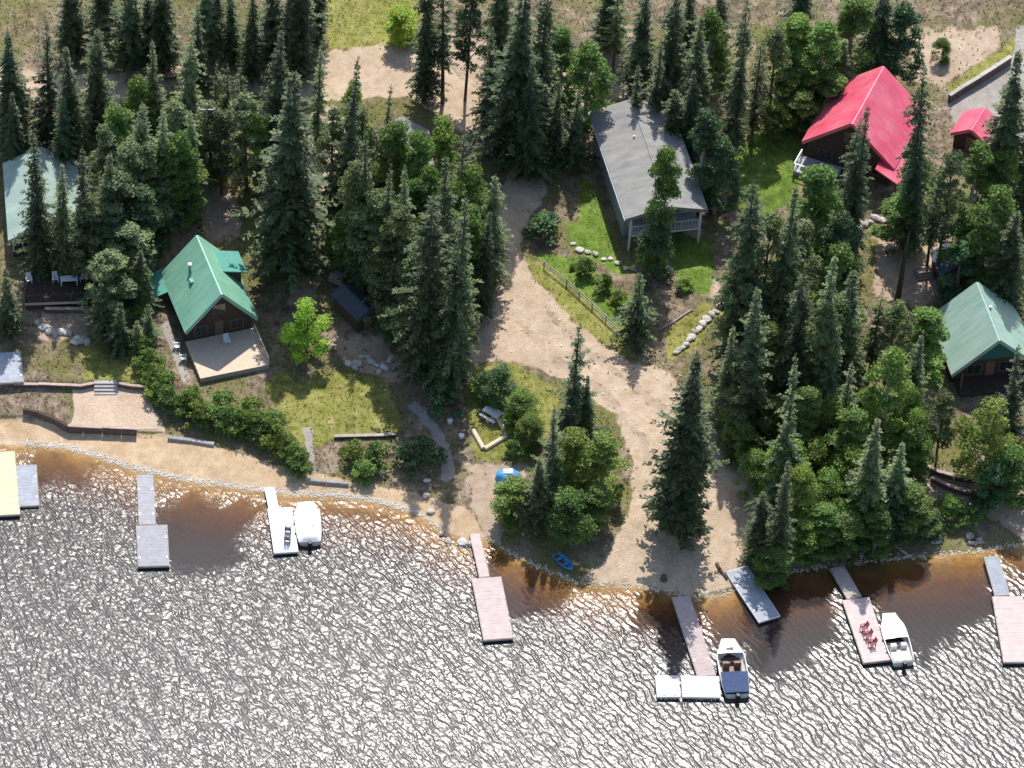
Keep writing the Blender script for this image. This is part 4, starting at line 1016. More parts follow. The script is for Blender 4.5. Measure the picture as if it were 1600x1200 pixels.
TREES = [
 # along the top edge
 ('Sd', 20, 55, 17, 2.6, 'dark spruce in the top left corner'),
 ('Sd', 72, 40, 18, 2.8, 'dark spruce near the top left, second from the left edge'),
 ('Sd', 112, 66, 17, 2.6, 'dark spruce near the top left, third from the left edge'),
 ('Sd', 150, 44, 16, 2.4, 'dark spruce near the top left, fourth from the left edge'),
 ('Sd', 205, -60, 15, 2.6, 'dark spruce cut by the top edge above the twin green spruces'),
 ('Sd', 262, -70, 16, 2.6, 'dark spruce cut by the top edge left of the pinkish dirt'),
 ('Sb', 318, -45, 13, 2.2, 'light green spruce cut by the top edge beside the pinkish dirt'),
 ('Sd', 470, -60, 16, 3.2, 'dark spruce cut by the top edge left of the grass field'),
 ('Sd', 425, -70, 15, 2.8, 'dark spruce cut by the top edge above the tall dark spruce'),
 ('Bl', 628, 12, 5, 2.2, 'bright green bush tree on the grass field at the top'),
 ('Sd', 672, -55, 19, 2.3, 'sparse dark spruce right of the dirt clearing, leftmost of three'),
 ('Od', 702, -40, 18, 2.0, 'thin dark pine right of the dirt clearing, middle of three'),
 ('Od', 738, -45, 18, 1.9, 'thin dark pine right of the dirt clearing, rightmost of three'),
 ('Sd', 818, -45, 26, 4.0, 'very large dark spruce cut by the top edge above the arrow-shaped road bend'),
 ('Sd', 850, -30, 22, 2.6, 'dark spruce just right of the very large dark spruce at the top'),
 ('Pg', 884, 38, 13, 2.4, 'mid green leafy tree left of the brighter one above the grey house'),
 ('Pg', 925, 62, 14, 2.7, 'bright green leafy tree above the left corner of grey shingle roof'),
 ('Oo', 968, -10, 11, 1.8, 'olive sparse pine at the top between leafy tree and dark spruces'),
 ('Ob', 1000, 62, 9, 1.6, 'small bluish pine behind the back of grey shingle roof'),
 ('Sd', 1012, -30, 16, 2.4, 'dark spruce cut by the top edge behind the grey house'),
 ('Sd', 1058, -10, 17, 2.6, 'dark broad spruce at the top, right of the grey house back'),
 ('Sb', 1098, 25, 17, 2.0, 'grey green spruce at the top right of the grey house'),
 ('Pg', 1122, 15, 14, 2.2, 'green leafy tree at the top beside the narrow dark spruce'),
 ('Sd', 1170, 0, 22, 2.0, 'narrow very dark spruce between grey house and green yard'),
 ('Oo', 1192, 60, 15, 1.8, 'olive pine right of the narrow very dark spruce'),
 ('Oo', 1216, 40, 14, 1.9, 'olive pine left of the bright leafy trees at top'),
 ('Py', 1248, 22, 12, 2.6, 'yellow green leafy tree at the top, left of red roof'),
 ('Pg', 1288, 30, 12, 2.8, 'mid green leafy tree at the top, above the red roof left end'),
 ('Sb', 1322, 62, 9, 2.4, 'rounded bluish spruce touching the top of the red roof'),
 ('Pg', 1340, -10, 12, 2.6, 'green leafy tree at the top edge above red roof'),
 ('Sd', 1384, -20, 13, 2.6, 'dark spruce at the top edge above red roof ridge'),
 ('Pk', 1412, 6, 11, 2.4, 'dark leafy tree at the top edge right of red roof ridge'),
 ('Py', 1232, 112, 7, 2.2, 'low yellow green tree beside the green yard'),
 ('By', 1212, 158, 5, 1.9, 'small yellow green bush tree in the green yard'),
 ('Bg', 1476, 62, 3, 1.2, 'tiny green bush tree on the dirt above the driveway'),
 ('Sd', 1592, 82, 23, 3.0, 'dark spruce on the right edge beside the driveway'),
 ('Sd', 1640, 120, 20, 2.8, 'dark spruce cut by the right edge below driveway'),
 # left forest
 ('Sd', 62, 205, 20.2, 2.5, 'tall narrow dark spruce in front of pale roof, left one'),
 ('Sd', 130, 232, 17.8, 2.4, 'tall narrow dark spruce in front of pale roof, right one'),
 ('Sb', 98, 258, 15.4, 1.9, 'slim grey spruce between the two dark ones at pale roof'),
 ('Sb', 246, 72, 16, 2.3, 'light tipped spruce near the top, left of a matching pair'),
 ('Sb', 291, 68, 16, 2.3, 'light tipped spruce near the top, right of a matching pair'),
 ('Py', 212, 118, 13, 2.2, 'bright leafy tree left of the light tipped spruce pair'),
 ('Pg', 182, 158, 15, 2.2, 'green leafy tree in the left forest, leftmost'),
 ('Sb', 218, 160, 17, 2.2, 'grey green spruce in the left forest above the cabin'),
 ('Sb', 254, 176, 17, 2.2, 'grey green spruce in the left forest next to the utility pole'),
 ('Pg', 276, 205, 14, 2.2, 'green leafy tree in the left forest left of utility pole'),
 ('Sb', 300, 176, 15, 1.8, 'slim spruce touching the utility pole'),
 ('Sd', 168, 235, 16, 2.4, 'dark spruce left of the cabin, behind leafy crowns'),
 ('Pk', 222, 290, 12, 2.6, 'deep green leafy tree left of the pinkish dirt above cabin'),
 ('Pk', 188, 325, 11, 2.5, 'deep green leafy tree beside the cabin left side'),
 ('Sd', 215, 390, 9, 1.9, 'dark spruce just left of the cabin roof corner'),
 ('Oo', 336, 96, 12, 1.4, 'thin olive pine near top, leftmost of three by the dirt'),
 ('Oo', 357, 92, 12, 1.5, 'thin olive pine near top, middle of three by the dirt'),
 ('Oo', 378, 98, 12, 1.4, 'thin olive pine near top, rightmost of three by the dirt'),
 ('Od', 348, 170, 12, 1.8, 'dark thin pine right of the utility pole'),
 ('Sd', 434, 45, 22, 2.3, 'tall dark spruce rising near the top left of the clearing'),
 ('Sb', 498, 62, 15, 1.7, 'narrow light green spruce left of the dirt clearing'),
 ('Sd', 456, 122, 27, 4.3, 'huge dark broad spruce above the green gabled cabin'),
 ('Py', 405, 180, 11, 2.2, 'yellow green leafy tree left of the huge broad spruce'),
 ('Sd', 542, 92, 25, 2.6, 'tall dark spruce standing before the dirt clearing'),
 ('Py', 556, 118, 14, 1.6, 'slim yellow green tree right behind the tall dark spruce'),
 ('Sd', 601, 138, 18, 1.7, 'slim dark spruce at the lower edge of the clearing'),
 ('Sd', 578, 200, 22, 2.4, 'dark spruce at the left of the central wood'),
 ('Pg', 622, 190, 17, 2.4, 'leafy tree with rounded top hiding the cottage, left one'),
 ('Pg', 655, 198, 18, 2.3, 'leafy tree hiding the cottage, right one'),
 ('Py', 690, 178, 17, 2.4, 'brightest green leafy tree in the central wood'),
 ('Sb', 640, 262, 20, 2.2, 'grey spruce in the middle of the central wood'),
 ('Sd', 604, 265, 20, 2.2, 'dark spruce above the slate roofed shed'),
 ('Oo', 722, 200, 20, 2.0, 'olive pine on the right of the central wood'),
 ('Pg', 742, 250, 16, 2.4, 'green leafy tree at the right of the central wood'),
 ('Sd', 702, 240, 25, 2.4, 'very tall dark spruce in the central wood front'),
 ('Sb', 774, 272, 16, 2.0, 'grey green spruce at the right edge of the central wood'),
 ('Sd', 758, 330, 15, 1.9, 'dark spruce under the right edge of central wood'),
 ('Sd', 676, 312, 25.5, 3.3, 'big dark spruce in the lower central wood, left one'),
 ('Sd', 724, 300, 27, 3.0, 'big dark spruce at the foot of central wood by the road'),
 ('Pk', 640, 370, 14, 2.4, 'deep green leafy tree at the foot of the central wood'),
 ('Sd', 572, 335, 12, 2.1, 'dark spruce directly behind the slate roofed shed'),
 ('Sd', 618, 400, 11, 1.7, 'slim dark spruce right of the slate roofed shed'),
 ('By', 600, 452, 4, 1.1, 'small pale green sapling right of the slate roofed shed'),
 ('Bl', 482, 474, 7.5, 2.3, 'bright lime green tree beside the cabin, above the lawn'),
 ('Yd', 12, 420, 9, 2.0, 'dark young spruce on the left edge below the pale house'),
 ('Yb', 232, 472, 5.5, 1.3, 'young spruce at the upper end of the shrub hedge'),
 ('Yb', 214, 500, 4.5, 1.2, 'smaller young spruce at the upper end of shrub hedge'),
 ('Yd', 158, 440, 8, 1.7, 'dark young spruce between the pale house and cabin'),
 ('Yd', 186, 470, 7, 1.6, 'dark young spruce above the left yellow grass'),
 # shrubs of the middle
 ('Hy', 552, 692, 2.2, 1.5, 'bright shrub under the lawn timber edge, left one'),
 ('Hg', 588, 694, 2.6, 1.8, 'bright green shrub under the lawn timber edge, right one'),
 ('Hg', 570, 722, 2.2, 1.5, 'green shrub low on the bank below the lawn'),
 ('Hk', 658, 684, 4.0, 2.4, 'big rounded deep green shrub beside the pale footpath'),
 ('Hk', 690, 600, 3.2, 2.0, 'dark round shrub above the curve of the pale footpath'),
 ('Bk', 784, 572, 5.0, 1.9, 'deep green leafy tree above the picnic table'),
 ('Bg', 818, 610, 4.5, 1.9, 'light green leafy tree right of the picnic table'),
 ('By', 832, 652, 4.0, 1.7, 'yellowish leafy tree below the light green one by road'),
 ('Hy', 800, 640, 2.4, 1.5, 'bright shrub at the right corner of the log border'),
 ('Hg', 750, 590, 2.4, 1.5, 'green shrub at the road edge above the log border'),
 ('Hy', 772, 612, 2.0, 1.2, 'yellow green shrub behind the picnic table'),
 ('Hg', 806, 690, 2.2, 1.4, 'green shrub above the blue tarp heap'),
 ('Sd', 904, 512, 17, 2.5, 'slender pointed spruce rising alone over the gravel road'),
 ('Sd', 922, 594, 10, 1.3, 'small pointed spruce right of the slender lone spruce'),
 ('Sb', 872, 640, 14, 2.2, 'blue grey spruce in the cluster beside the boat beach'),
 ('By', 905, 672, 10, 2.6, 'round leafy tree at the middle of shore cluster'),
 ('Py', 945, 680, 10, 2.2, 'green leafy tree on the road side of shore cluster'),
 ('By', 802, 752, 5.5, 2.5, 'light green leafy tree right below the blue tarp heap'),
 ('Sb', 846, 716, 10, 2.2, 'grey spruce at the left of the shore cluster'),
 ('Bg', 890, 765, 7, 2.7, 'mid green leafy tree at the bottom of shore cluster'),
 ('Bg', 932, 758, 6, 2.2, 'green leafy tree at the lower right of shore cluster'),
 # around the grey house and to the right
 ('Bg', 1040, 236, 16.5, 2.2, 'leafy tree standing over the front of grey shingle roof'),
 ('Bk', 1030, 352, 7.5, 2.4, 'dark leafy tree in front of the white-railed balcony'),
 ('Yd', 1000, 425, 9.5, 2.2, 'dark conical spruce beside the garden rail fence'),
 ('Hg', 915, 405, 2, 1.4, 'green garden shrub by the rail fence, upper one'),
 ('Hg', 945, 430, 2, 1.4, 'green garden shrub by the rail fence, middle one'),
 ('Hy', 968, 455, 2, 1.3, 'yellowish garden shrub by the rail fence, lower one'),
 ('Hy', 1070, 435, 1.5, 1.1, 'yellow green garden shrub under the right lawn'),
 ('Hk', 850, 335, 3, 2.2, 'deep green shrub left of the grey house lawn'),
 ('Pk', 1108, 172, 13, 2.3, 'leafy tree close against the right side of grey house'),
 ('Pk', 1128, 212, 11, 2.2, 'dark leafy tree between grey house and green yard'),
 ('Sd', 1178, 282, 26, 3.2, 'tall black spruce with pointed tip below the green yard'),
 ('Sd', 1242, 282, 25, 2.2, 'narrow black spruce right of the pointed tall one'),
 ('Pg', 1292, 258, 17, 3.0, 'large green leafy tree left below the red house'),
 ('Pk', 1322, 330, 15, 2.6, 'dark leafy tree under the large green one by red house'),
 ('Sd', 1338, 190, 20, 1.9, 'slim dark spruce left of the one across the red roof'),
 ('Sd', 1356, 158, 24, 2.4, 'dark spruce standing across the middle of red roof'),
 ('Sd', 1456, 112, 25, 2.4, 'tall dark spruce right of the red house'),
 ('Ob', 1492, 236, 17, 1.9, 'grey olive pine below the small red shed'),
 ('Oo', 1470, 268, 14, 1.6, 'olive pine left of the grey one below red shed'),
 ('Pg', 1532, 222, 13, 2.4, 'green leafy tree directly below the small red shed'),
 ('Pg', 1556, 284, 15, 3.0, 'bright green broad leafy tree near the right edge'),
 ('Sd', 1592, 330, 15, 2.4, 'dark spruce on right edge below the bright broad tree'),
 ('Pk', 1508, 375, 8, 2.0, 'deep green tree touching the dark teal shed'),
 ('Sb', 1295, 398, 22, 2.7, 'blue grey spruce with pale tip at right centre'),
 ('Sd', 1338, 420, 18, 2.6, 'dark spruce right of the pale tipped blue spruce'),
 ('Sd', 1266, 420, 20, 2.4, 'dark spruce left of the pale tipped blue spruce'),
 ('Sb', 1182, 450, 20, 3.0, 'grey green broad spruce above the curved gravel road'),
 ('Sb', 1146, 505, 15, 2.2, 'grey green spruce left of the broad one by road'),
 ('Sd', 1088, 542, 25.8, 3.5, 'huge dark spruce standing alone on the beach end of road'),
 ('Sb', 1248, 556, 22, 2.3, 'slim pale grey spruce right of the gravel road'),
 ('Sb', 1304, 508, 16, 1.9, 'blue grey slim spruce above the round green tree'),
 ('Sb', 1330, 560, 14, 2.1, 'pale spruce just behind the round green tree'),
 ('By', 1178, 600, 6, 1.8, 'small bright leafy tree at the right road edge'),
 ('Bg', 1150, 640, 6, 1.8, 'green leafy tree at the right road edge below bright one'),
 ('Bg', 1186, 705, 6, 2.0, 'green leafy tree by the road above the slate dock'),
 ('By', 1312, 622, 9, 2.6, 'round green leafy tree in the right shore wood'),
 ('Py', 1398, 538, 17, 2.8, 'tall yellow green tree left of the sage roofed cabin'),
 ('Oo', 1400, 470, 13, 2.0, 'olive pine behind the tall yellow green tree'),
 ('Oo', 1376, 450, 14, 1.8, 'grey olive pine left above the yellow green tree'),
 ('Pg', 1458, 484, 11, 2.6, 'green leafy tree covering left end of the sage roof'),
 ('Sd', 1440, 520, 14, 2.0, 'dark spruce between yellow green tree and sage roof'),
 ('By', 1434, 640, 10, 1.9, 'yellow green narrow tree below the sage roof cabin'),
 ('Oo', 1480, 608, 11, 1.5, 'thin olive pine in front of the sage roofed cabin'),
 ('By', 1556, 628, 11, 3.0, 'bright green broad tree below the sage roofed cabin'),
 ('Sd', 1598, 545, 13, 2.0, 'dark spruce on the right edge before the sage roof'),
 ('Bg', 1592, 700, 8, 2.4, 'leafy tree on the right edge above the shore'),
 ('Bk', 1555, 725, 6, 2.2, 'deep green tree right of the curved timber walls'),
 ('Sd', 1234, 722, 16, 1.9, 'dark spruce at the shore beside the slate dock'),
 ('Sd', 1196, 768, 10, 1.7, 'dark short spruce just above the slate dock'),
 ('By', 1252, 735, 10, 2.2, 'green leafy tree right of the dark shore spruce'),
 ('By', 1262, 812, 6, 1.9, 'light green leafy tree lowest on the right shore'),
 ('Bg', 1302, 735, 8, 2.2, 'green leafy tree in the right shore wood centre'),
 ('Sb', 1372, 655, 16, 2.6, 'grey green spruce below the tall yellow green tree'),
 ('Sb', 1412, 690, 12, 2.4, 'grey green spruce left of the curved timber walls'),
 ('Bg', 1352, 745, 8, 2.3, 'mid green leafy tree above the slanting fallen log'),
 ('Bk', 1402, 778, 5.5, 2.2, 'deep green leafy tree at the shaded waterline'),
 ('Hg', 1486, 780, 2.6, 1.8, 'green shrub under the curved timber walls, left one'),
 ('Hg', 1522, 795, 2.2, 1.5, 'green shrub under the curved timber walls, right one'),
 ('Hk', 1450, 800, 3.0, 2.0, 'dark shrub at the shore left of the right gangway'),
]
FILL = [('Lb', 'bushy pine filling the left forest above the green gabled cabin', 'pines filling the left forest', [(160, 190, 15), (200, 215, 15), (236, 215, 14), (270, 150, 15), (330, 150, 12), (388, 140, 14), (180, 270, 14), (145, 300, 13), (205, 350, 10), (170, 390, 10)]),
  ('Lo', 'bushy pine filling the dense central wood', 'pines filling the central wood', [(560, 250, 18), (590, 300, 16), (625, 320, 18), (655, 380, 16), (720, 380, 17), (600, 360, 13), (520, 160, 16), (575, 160, 15)]),
  ('Lo', 'bushy olive pine filling the wood right of the gravel road', 'pines filling the right wood', [(1210, 330, 20), (1158, 390, 18), (1262, 340, 18), (1165, 560, 13), (1290, 470, 18), (1318, 460, 16), ]),
  ('By', 'bright leafy tree filling the right shore wood', 'bright leafy trees filling the right shore wood', [(1360, 610, 9), (1285, 690, 7), (1340, 700, 8), (1420, 600, 10), (1215, 620, 6), (1165, 660, 6)]),
  ('Pg', 'green leafy tree filling the dense central wood', 'leafy trees filling the central wood', [(655, 270, 15), (682, 250, 16), (722, 285, 15), (738, 318, 15), (665, 330, 14), (600, 300, 14), (712, 330, 14), (535, 330, 8)]),
  ('Pg', 'green leafy tree filling the left forest above the cabin', 'leafy trees filling the left forest', [(178, 200, 13), (232, 235, 12), (296, 235, 11), (262, 215, 13), (205, 265, 12), (160, 330, 10), (200, 405, 7), (320, 190, 9)]),
  ('Pg', 'mid green leafy tree filling the right wood', 'leafy trees filling the right wood', [(1310, 380, 13), (1330, 470, 12), (1228, 400, 14), (1205, 500, 12), (1265, 600, 11), (1340, 640, 11), (1230, 690, 10), (1425, 660, 9), (1290, 790, 7), (1330, 800, 6), (1430, 760, 7), (1215, 850, 5), (1375, 800, 6)]),
  ('Sd', 'dark spruce in the thin wood along the top of the road', 'spruces along the top', [(1000, 100, 11), (1035, 60, 14), (1085, 110, 13), (1060, 140, 10), (770, 40, 15), (835, 90, 17), (900, 140, 11), (875, 130, 12), (310, 10, 12), (395, -30, 14), (345, -80, 15), (500, -110, 16), (160, -90, 15), (365, -20, 11), (455, -20, 13), (230, -20, 11), (790, -70, 16), (1080, -50, 15), (1130, -40, 14), (960, -80, 14), (1260, -60, 12), (110, -60, 14), (20, 140, 12), (95, 150, 12)]),
  ('Pg', 'green leafy tree around the two red roofs', 'leafy trees near the red shed', [(1440, 240, 10), (1575, 230, 12), (1515, 320, 10), (1420, 300, 8), (1540, 350, 9), (1300, 110, 7), (1250, 80, 9), (1260, 140, 6)])]
for code, lab, grp, pts in FILL:
    for i, (u, v, h) in enumerate(sorted(pts)):
        lb = lab + ', ' + ORD[i]
        TREES.append((code, u, v, h, (2.0 if code[0] == 'S' else 2.3) * (0.85 + 0.3 * ((i * 53) % 10) / 10), lb, grp))
HEDGE = [(222, 528), (232, 552), (240, 575), (246, 598), (262, 612), (285, 622), (308, 632), (330, 638), (352, 642), (374, 648), (395, 652), (414, 662), (432, 672), (446, 684), (458, 698), (466, 714),
         (300, 612), (345, 622), (390, 632), (425, 648), (255, 590)]
for i, (u, v) in enumerate(sorted(HEDGE)):
    TREES.append(('H' + 'ggyyg'[i % 5], u, v - 6, 2.5 + 0.7 * ((i * 37) % 10) / 10, 1.6, 'green shrub in the hedge curving below the green gabled cabin, ' + ORD[i], 'hedge shrubs below the cabin'))

# ------------------------------------------------------------------ vegetation: a few grown meshes, copied and scaled
def quads_mesh(name, P, tone, mat):
    """P: (n,4,3) corner points"""
    n = len(P); me = bpy.data.meshes.new(name)
    me.vertices.add(n * 4); me.vertices.foreach_set('co', P.reshape(-1).astype(np.float32))
    me.loops.add(n * 4); me.loops.foreach_set('vertex_index', np.arange(n * 4, dtype=np.int32))
    me.polygons.add(n); me.polygons.foreach_set('loop_start', np.arange(n, dtype=np.int32) * 4)
    a = me.attributes.new('tone', 'FLOAT', 'POINT'); a.data.foreach_set('value', np.repeat(tone, 4).astype(np.float32))
    me.update(calc_edges=True)
    me.materials.append(MATS[mat])
    return me
def unit(v): return v / np.maximum(np.linalg.norm(v, axis=-1, keepdims=True), 1e-9)
def conifer(seed, h=20.0, r=2.8, base=0.07, whorls=46, per=8, power=0.85, spray=0.5, droop=0.35, gaps=0.0, jag=0.25, tier=0.22):
    g = np.random.default_rng(seed); P, T = [], []
    lop = g.uniform(0, 6.28, 3); tl = 1.0
    for k in range(whorls):
        t = (k + g.uniform(-.4, .4)) / whorls; t = min(max(t, 0), 0.995)
        z = h * (base + (1 - base) * t)
        Lm = r * (1 - t) ** power * (0.55 + 0.45 * min(1, t / 0.12))
        tl = 0.6 * tl + 0.4 * g.uniform(1 - 2.2 * tier, 1 + 1.6 * tier); Lm *= tl
        nb = max(3, int(per * (0.5 + 0.6 * (1 - t))))
        a0 = g.uniform(0, 6.28)
        for j in range(nb):
            if g.random() < gaps: continue
            az = a0 + 6.283 * j / nb + g.uniform(-.3, .3); L = max(0.25, Lm * g.uniform(1 - jag * 1.4, 1 + jag) * (1 + 0.16 * math.cos(az - lop[0]) + 0.14 * math.cos(2 * az + 9 * t + lop[1])))
            d = np.array([math.cos(az), math.sin(az), 0]); sd_ = np.array([-d[1], d[0], 0])
            up0 = 0.35 * (t - 0.35)
            m_ = max(3, int(L / 0.17)); tone_b = g.uniform(0.15, 0.75)
            s = (np.arange(m_) + g.uniform(0, 1, m_)) / m_ * 0.95 + 0.05
            pos = d * (s * L)[:, None] + np.array([0, 0, 1]) * (z + L * (up0 * s - droop * s ** 1.6) + L * .12 * s ** 3)[:, None]
            for side in (-1, 1):
                dirv = unit(d * g.uniform(.45, 1.0, (m_, 1)) + sd_ * side * g.uniform(.35, 1.0, (m_, 1)) + np.array([0, 0, 1]) * g.uniform(-.55, .1, (m_, 1)))
                wv = unit(np.cross(dirv, np.array([0, 0, 1.0])) + g.normal(0, .35, (m_, 3)))
                ln = spray * (0.55 + 0.6 * (1 - s)) * g.uniform(.7, 1.3, m_) * (0.45 + 0.55 * min(1, L / 1.2))
                wd = ln * g.uniform(.22, .36, m_)
                a = pos; b = pos + dirv * (ln * .45)[:, None] + wv * wd[:, None]; c = pos + dirv * ln[:, None] - np.array([0, 0, .08]) * ln[:, None]; e = pos + dirv * (ln * .45)[:, None] - wv * wd[:, None]
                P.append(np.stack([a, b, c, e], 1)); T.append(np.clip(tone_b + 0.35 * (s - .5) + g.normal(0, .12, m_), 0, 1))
    # leader
    for q in range(10):
        z = h * (0.965 + 0.04 * q / 10); az = g.uniform(0, 6.28); dirv = np.array([math.cos(az) * .5, math.sin(az) * .5, .8]); wv = np.array([-dirv[1], dirv[0], 0]); p = np.array([0, 0, z - .1])
        P.append(np.stack([p, p + dirv * .15 + wv * .1, p + dirv * .36, p + dirv * .15 - wv * .1])[None]); T.append(np.array([.6]))
    return np.concatenate(P), np.concatenate(T)
def broadleaf(seed, h=10.0, r=2.6, clumps=46, leaves=150, leaf=0.23, low=0.18, shape=0.9, spread=0.36):
    g = np.random.default_rng(seed); P, T, CT = [], [], []
    for k in range(clumps):
        t = g.uniform(0, 1) ** 0.9; z = h * (low + (1 - low) * t * 0.94)
        prof = math.sin(math.pi * (0.12 + 0.86 * t) ** shape) ** 0.7
        a = g.uniform(0, 6.28); rad = r * prof * math.sqrt(g.uniform(0.08, 1.25)) * 0.85 * (1 + 0.22 * math.cos(a - 0.9 * seed))
        c = np.array([rad * math.cos(a), rad * math.sin(a), z]); cr = r * spread * g.uniform(.42, 1.3)
        n = int(leaves * g.uniform(.8, 1.2) * (cr / (r * spread)) ** 1.6) + 12; dr = unit(g.normal(0, 1, (n, 3))); dr[:, 2] = np.abs(dr[:, 2]) * .9 - .25
        pos = c + dr * cr * g.uniform(.45, 1.05, (n, 1)) * np.array([1, 1, .8])
        nrm = unit(dr * .8 + g.normal(0, .6, (n, 3)) + np.array([0, 0, .5]))
        t1 = unit(np.cross(nrm, g.normal(0, 1, (n, 3)))); t2 = np.cross(nrm, t1); s = leaf * g.uniform(.6, 1.3, (n, 1))
        P.append(np.stack([pos - t1 * s * .6, pos + t2 * s * .42, pos + t1 * s * .6, pos - t2 * s * .42], 1))
        T.append(np.clip(g.uniform(.2, .8) + g.normal(0, .16, n), 0, 1)); CT.append(c)
    return np.concatenate(P), np.concatenate(T), CT
def trunk_mesh(h, r0, limbs, seed, mat, crown=None):
    g = random.Random(seed); mb = MB()
    mb.tube([(0, 0, -0.6), (0, 0, 0.3), (g.uniform(-.1, .1), g.uniform(-.1, .1), h * .4), (g.uniform(-.1, .1), g.uniform(-.1, .1), h * .75), (0, 0, h * .96)], [r0 * 1.3, r0, r0 * .75, r0 * .42, r0 * .08], 8)
    for c in limbs:
        z0 = max(h * .18, c[2] - 0.28 * math.hypot(c[0], c[1]) - h * .12)
        mb.tube([(0, 0, z0), (c[0] * .5, c[1] * .5, (z0 + c[2]) / 2), tuple(c)], [r0 * .35, r0 * .22, r0 * .06], 5)
    o = mb.build('trunk_source', mat, None, smooth=True); me = o.data; bpy.data.objects.remove(o); return me
PROTO = {}
for k, kw in {'spruce_a': dict(seed=1), 'spruce_b': dict(seed=2, r=2.4, whorls=52, power=.75), 'spruce_c': dict(seed=3, whorls=40, jag=.4, droop=.45), 'spruce_d': dict(seed=8, r=2.8, power=1.0, gaps=.1, jag=.45, droop=.25),
              'sparse_a': dict(seed=4, whorls=34, per=6, gaps=.3, jag=.45, base=.2, power=.6), 'sparse_b': dict(seed=5, whorls=30, per=6, gaps=.35, jag=.5, base=.3, power=.55),
              'spruce_e': dict(seed=31, whorls=36, per=7, gaps=.15, jag=.4, tier=.4, power=.7), 'spruce_f': dict(seed=32, r=2.8, whorls=44, power=.6, droop=.5, tier=.35, gaps=.08),
              'young_a': dict(seed=6, h=9.0, r=2.0, whorls=26, per=8, spray=.42), 'young_b': dict(seed=7, h=9.0, r=2.0, whorls=24, per=7, spray=.42, jag=.4)}.items():
    hh, rr = kw.get('h', 20.0), kw.get('r', 2.8)
    P, T = conifer(**kw)
    PROTO[k] = (quads_mesh(k, P, T, 'spruce_dark'), trunk_mesh(hh, hh * .0135, [], kw['seed'], 'bark'), hh, rr)
for k, kw in {'broad_a': dict(seed=11, low=.08), 'broad_b': dict(seed=12, r=2.3, clumps=54, shape=1.0, low=.08), 'broad_c': dict(seed=13, r=2.9, low=.05, clumps=60), 'poplar_a': dict(seed=14, h=14.0, r=2.3, clumps=70, low=.07, shape=.8, spread=.33), 'poplar_b': dict(seed=15, h=14.0, r=2.0, clumps=64, low=.08, shape=.75, spread=.36)}.items():
    hh, rr = kw.get('h', 10.0), kw.get('r', 2.6)
    P, T, CT = broadleaf(**kw)
    PROTO[k] = (quads_mesh(k, P, T, 'leaf_green'), trunk_mesh(hh, hh * .016, CT[::3], kw['seed'], 'bark_pale' if 'poplar' in k else 'bark'), hh, rr)
for k, kw in {'shrub_a': dict(seed=21, h=2.0, r=1.2, clumps=20, leaves=70, leaf=.17, low=.02, shape=.6, spread=.4), 'shrub_b': dict(seed=22, h=2.0, r=1.3, clumps=24, leaves=60, leaf=.17, low=.02, shape=.6, spread=.36), 'shrub_c': dict(seed=23, h=2.2, r=1.1, clumps=18, leaves=80, leaf=.16, low=.02, shape=.7, spread=.42)}.items():
    P, T, CT = broadleaf(**kw)
    PROTO[k] = (quads_mesh(k, P, T, 'leaf_green'), trunk_mesh(kw['h'], .04, CT[::3], kw['seed'], 'bark'), kw['h'], kw['r'])
for k, kw in {'pine_a': dict(seed=41, h=18.0, r=2.5, clumps=70, leaves=110, leaf=.24, low=.3, shape=.85, spread=.3), 'pine_b': dict(seed=42, h=18.0, r=2.5, clumps=60, leaves=120, leaf=.24, low=.22, shape=.7, spread=.33), 'pine_c': dict(seed=43, h=18.0, r=2.5, clumps=80, leaves=100, leaf=.22, low=.12, shape=.6, spread=.28)}.items():
    P, T, CT = broadleaf(**kw)
    PROTO[k] = (quads_mesh(k, P, T, 'pine_olive'), trunk_mesh(18.0, .2, CT[::3], kw['seed'], 'bark'), 18.0, 2.5)
VAR = {'S': ('spruce_a', 'spruce_e', 'spruce_b', 'spruce_f', 'spruce_c', 'spruce_d'), 'O': ('sparse_a', 'pine_a', 'sparse_b', 'pine_b'), 'L': ('pine_a', 'pine_b', 'pine_c'), 'Y': ('young_a', 'young_b'), 'B': ('broad_a', 'broad_b', 'broad_c'), 'P': ('poplar_a', 'poplar_b'), 'H': ('shrub_a', 'shrub_b', 'shrub_c')}
COL = {'d': 'spruce_dark', 'b': 'spruce_blue', 'o': 'pine_olive', 'g': 'leaf_green', 'l': 'leaf_lime', 'y': 'leaf_yellow', 'k': 'leaf_deep'}
NAMES = {'L': ('pine_tree', 'pine', 'bushy pines'), 'S': ('spruce_tree', 'spruce', 'tall spruces'), 'O': ('pine_tree', 'pine', 'thin sparse conifers'), 'Y': ('young_spruce', 'spruce', 'young conifers'), 'B': ('leafy_tree', 'tree', 'leafy trees'), 'P': ('leafy_tree', 'tree', 'leafy trees'), 'H': ('shrub', 'shrub', 'shrubs')}
cnt = {}
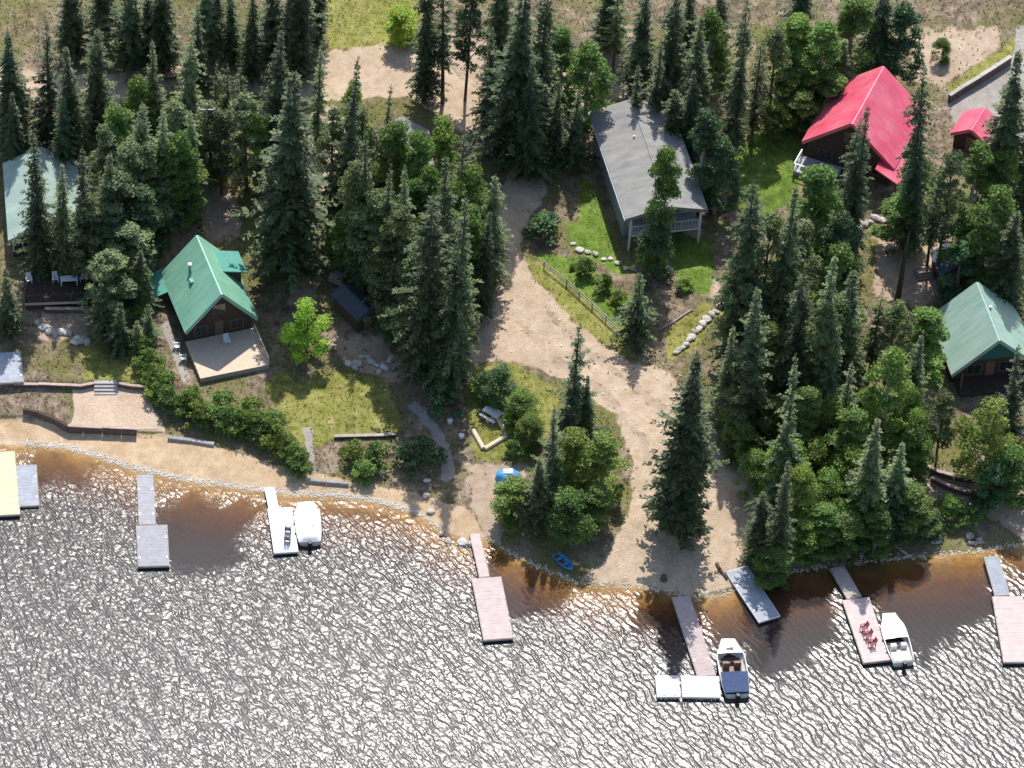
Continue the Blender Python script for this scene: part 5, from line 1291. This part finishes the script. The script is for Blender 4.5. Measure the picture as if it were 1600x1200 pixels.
def plant(code, u, v, h, r, label, group=None):
    """code = form + colour; u, v = pixel of the tree's tip; h, r metres"""
    f, c = code[0], code[1]
    if f in 'SOYL': r *= 1.17
    i = cnt.get(f, 0); cnt[f] = i + 1
    cm, tm, h0, r0 = PROTO[VAR[f][(i * 7 + int(u)) % len(VAR[f])]]
    g = G(u, v, h); gz = h1(g.x, g.y)
    nm, cat, grp = NAMES[f]
    t = thing(nm, label, cat, (g.x, g.y, gz), random.uniform(0, 6.283), group or grp)
    s = (r / r0, r / r0, h / h0)
    if f != 'H': t.rotation_euler.x, t.rotation_euler.y = R(random.gauss(0, 1.2)), R(random.gauss(0, 1.2))
    tr_ = bpy.data.objects.new('trunk' if f != 'H' else 'stems', tm); C.objects.link(tr_); tr_.parent = t; tr_.scale = s
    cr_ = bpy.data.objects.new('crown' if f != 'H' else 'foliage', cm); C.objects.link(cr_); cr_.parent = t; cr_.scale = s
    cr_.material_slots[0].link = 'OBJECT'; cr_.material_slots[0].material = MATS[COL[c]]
    return t
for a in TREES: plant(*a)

# weeds, twigs and tufts over the unkempt ground: nobody could count them
n = 60000
tx, ty = rng.uniform(-60, 64, n), rng.uniform(-24, 72, n)
tsd = ty - np.interp(tx, SX, SY)
ix = np.clip(np.searchsorted(gx, tx), 0, nx - 1); iy = np.clip(np.searchsorted(gy, ty), 0, ny - 1)
bare = 1 - np.clip(cover['road'] + cover['pave'] + cover['patio'] + cover['sand'] + cover['lawn'] + cover['dirt'] * .8 + cover['dry'] * .9, 0, 1)[iy, ix]
keep = (tsd > 1.2) & (rng.uniform(0, 1, n) < bare * (0.25 + 1.1 * np.clip(fbm(tx * .2, ty * .2, 9) + .5, 0, 1)))
tx, ty = tx[keep], ty[keep]; tz = H(tx, ty); n = len(tx); P = []; T = []
for k in range(4):
    az = rng.uniform(0, 6.28, n); d = np.stack([np.cos(az), np.sin(az), rng.uniform(.5, 1.6, n)], 1); d = unit(d); wv = np.stack([-np.sin(az), np.cos(az), np.zeros(n)], 1)
    s = rng.uniform(.08, .30, n)[:, None]; p = np.stack([tx, ty, tz - .03], 1)
    P.append(np.stack([p - wv * s * .12, p + d * s * .6 - wv * s * .25, p + d * s, p + d * s * .6 + wv * s * .25], 1)); T.append(rng.uniform(0, 1, n))
me = quads_mesh('undergrowth', np.concatenate(P), np.concatenate(T), 'grass_tuft')
o = bpy.data.objects.new('undergrowth', me); C.objects.link(o); tag(o, 'dry weeds and grass tufts scattered over the lots', 'weeds', kind='stuff')

# mown and dry grass blades on the lawns
n = 60000
tx, ty = rng.uniform(-60, 64, n), rng.uniform(-16, 60, n)
ix = np.clip(np.searchsorted(gx, tx), 0, nx - 1); iy = np.clip(np.searchsorted(gy, ty), 0, ny - 1)
wl_, wd_ = cover['lawn'][iy, ix], cover['dry'][iy, ix]
for nm, wt, mat, lab in (('lawn_grass', wl_, 'leaf_yellow', 'short green grass blades on the lawns'), ('dry_grass', wd_, 'grass_tuft', 'short dry grass blades on the yellowed lawns')):
    kp = wt > rng.uniform(0.3, 1.0, n)
    p = np.stack([tx[kp], ty[kp], H(tx[kp], ty[kp]) - .02], 1); m_ = len(p); P = []; T = []
    for k in range(3):
        az = rng.uniform(0, 6.28, m_); d = unit(np.stack([np.cos(az), np.sin(az), rng.uniform(.3, 1.0, m_)], 1)); wv = np.stack([-np.sin(az), np.cos(az), np.zeros(m_)], 1); s = rng.uniform(.06, .2, m_)[:, None]
        P.append(np.stack([p - wv * s * .2, p + d * s * .6 - wv * s * .35, p + d * s, p + d * s * .6 + wv * s * .35], 1)); T.append(rng.uniform(0.2, 1, m_))
    o = bpy.data.objects.new(nm, quads_mesh(nm, np.concatenate(P), np.concatenate(T), mat)); C.objects.link(o); tag(o, lab, 'grass', kind='stuff')
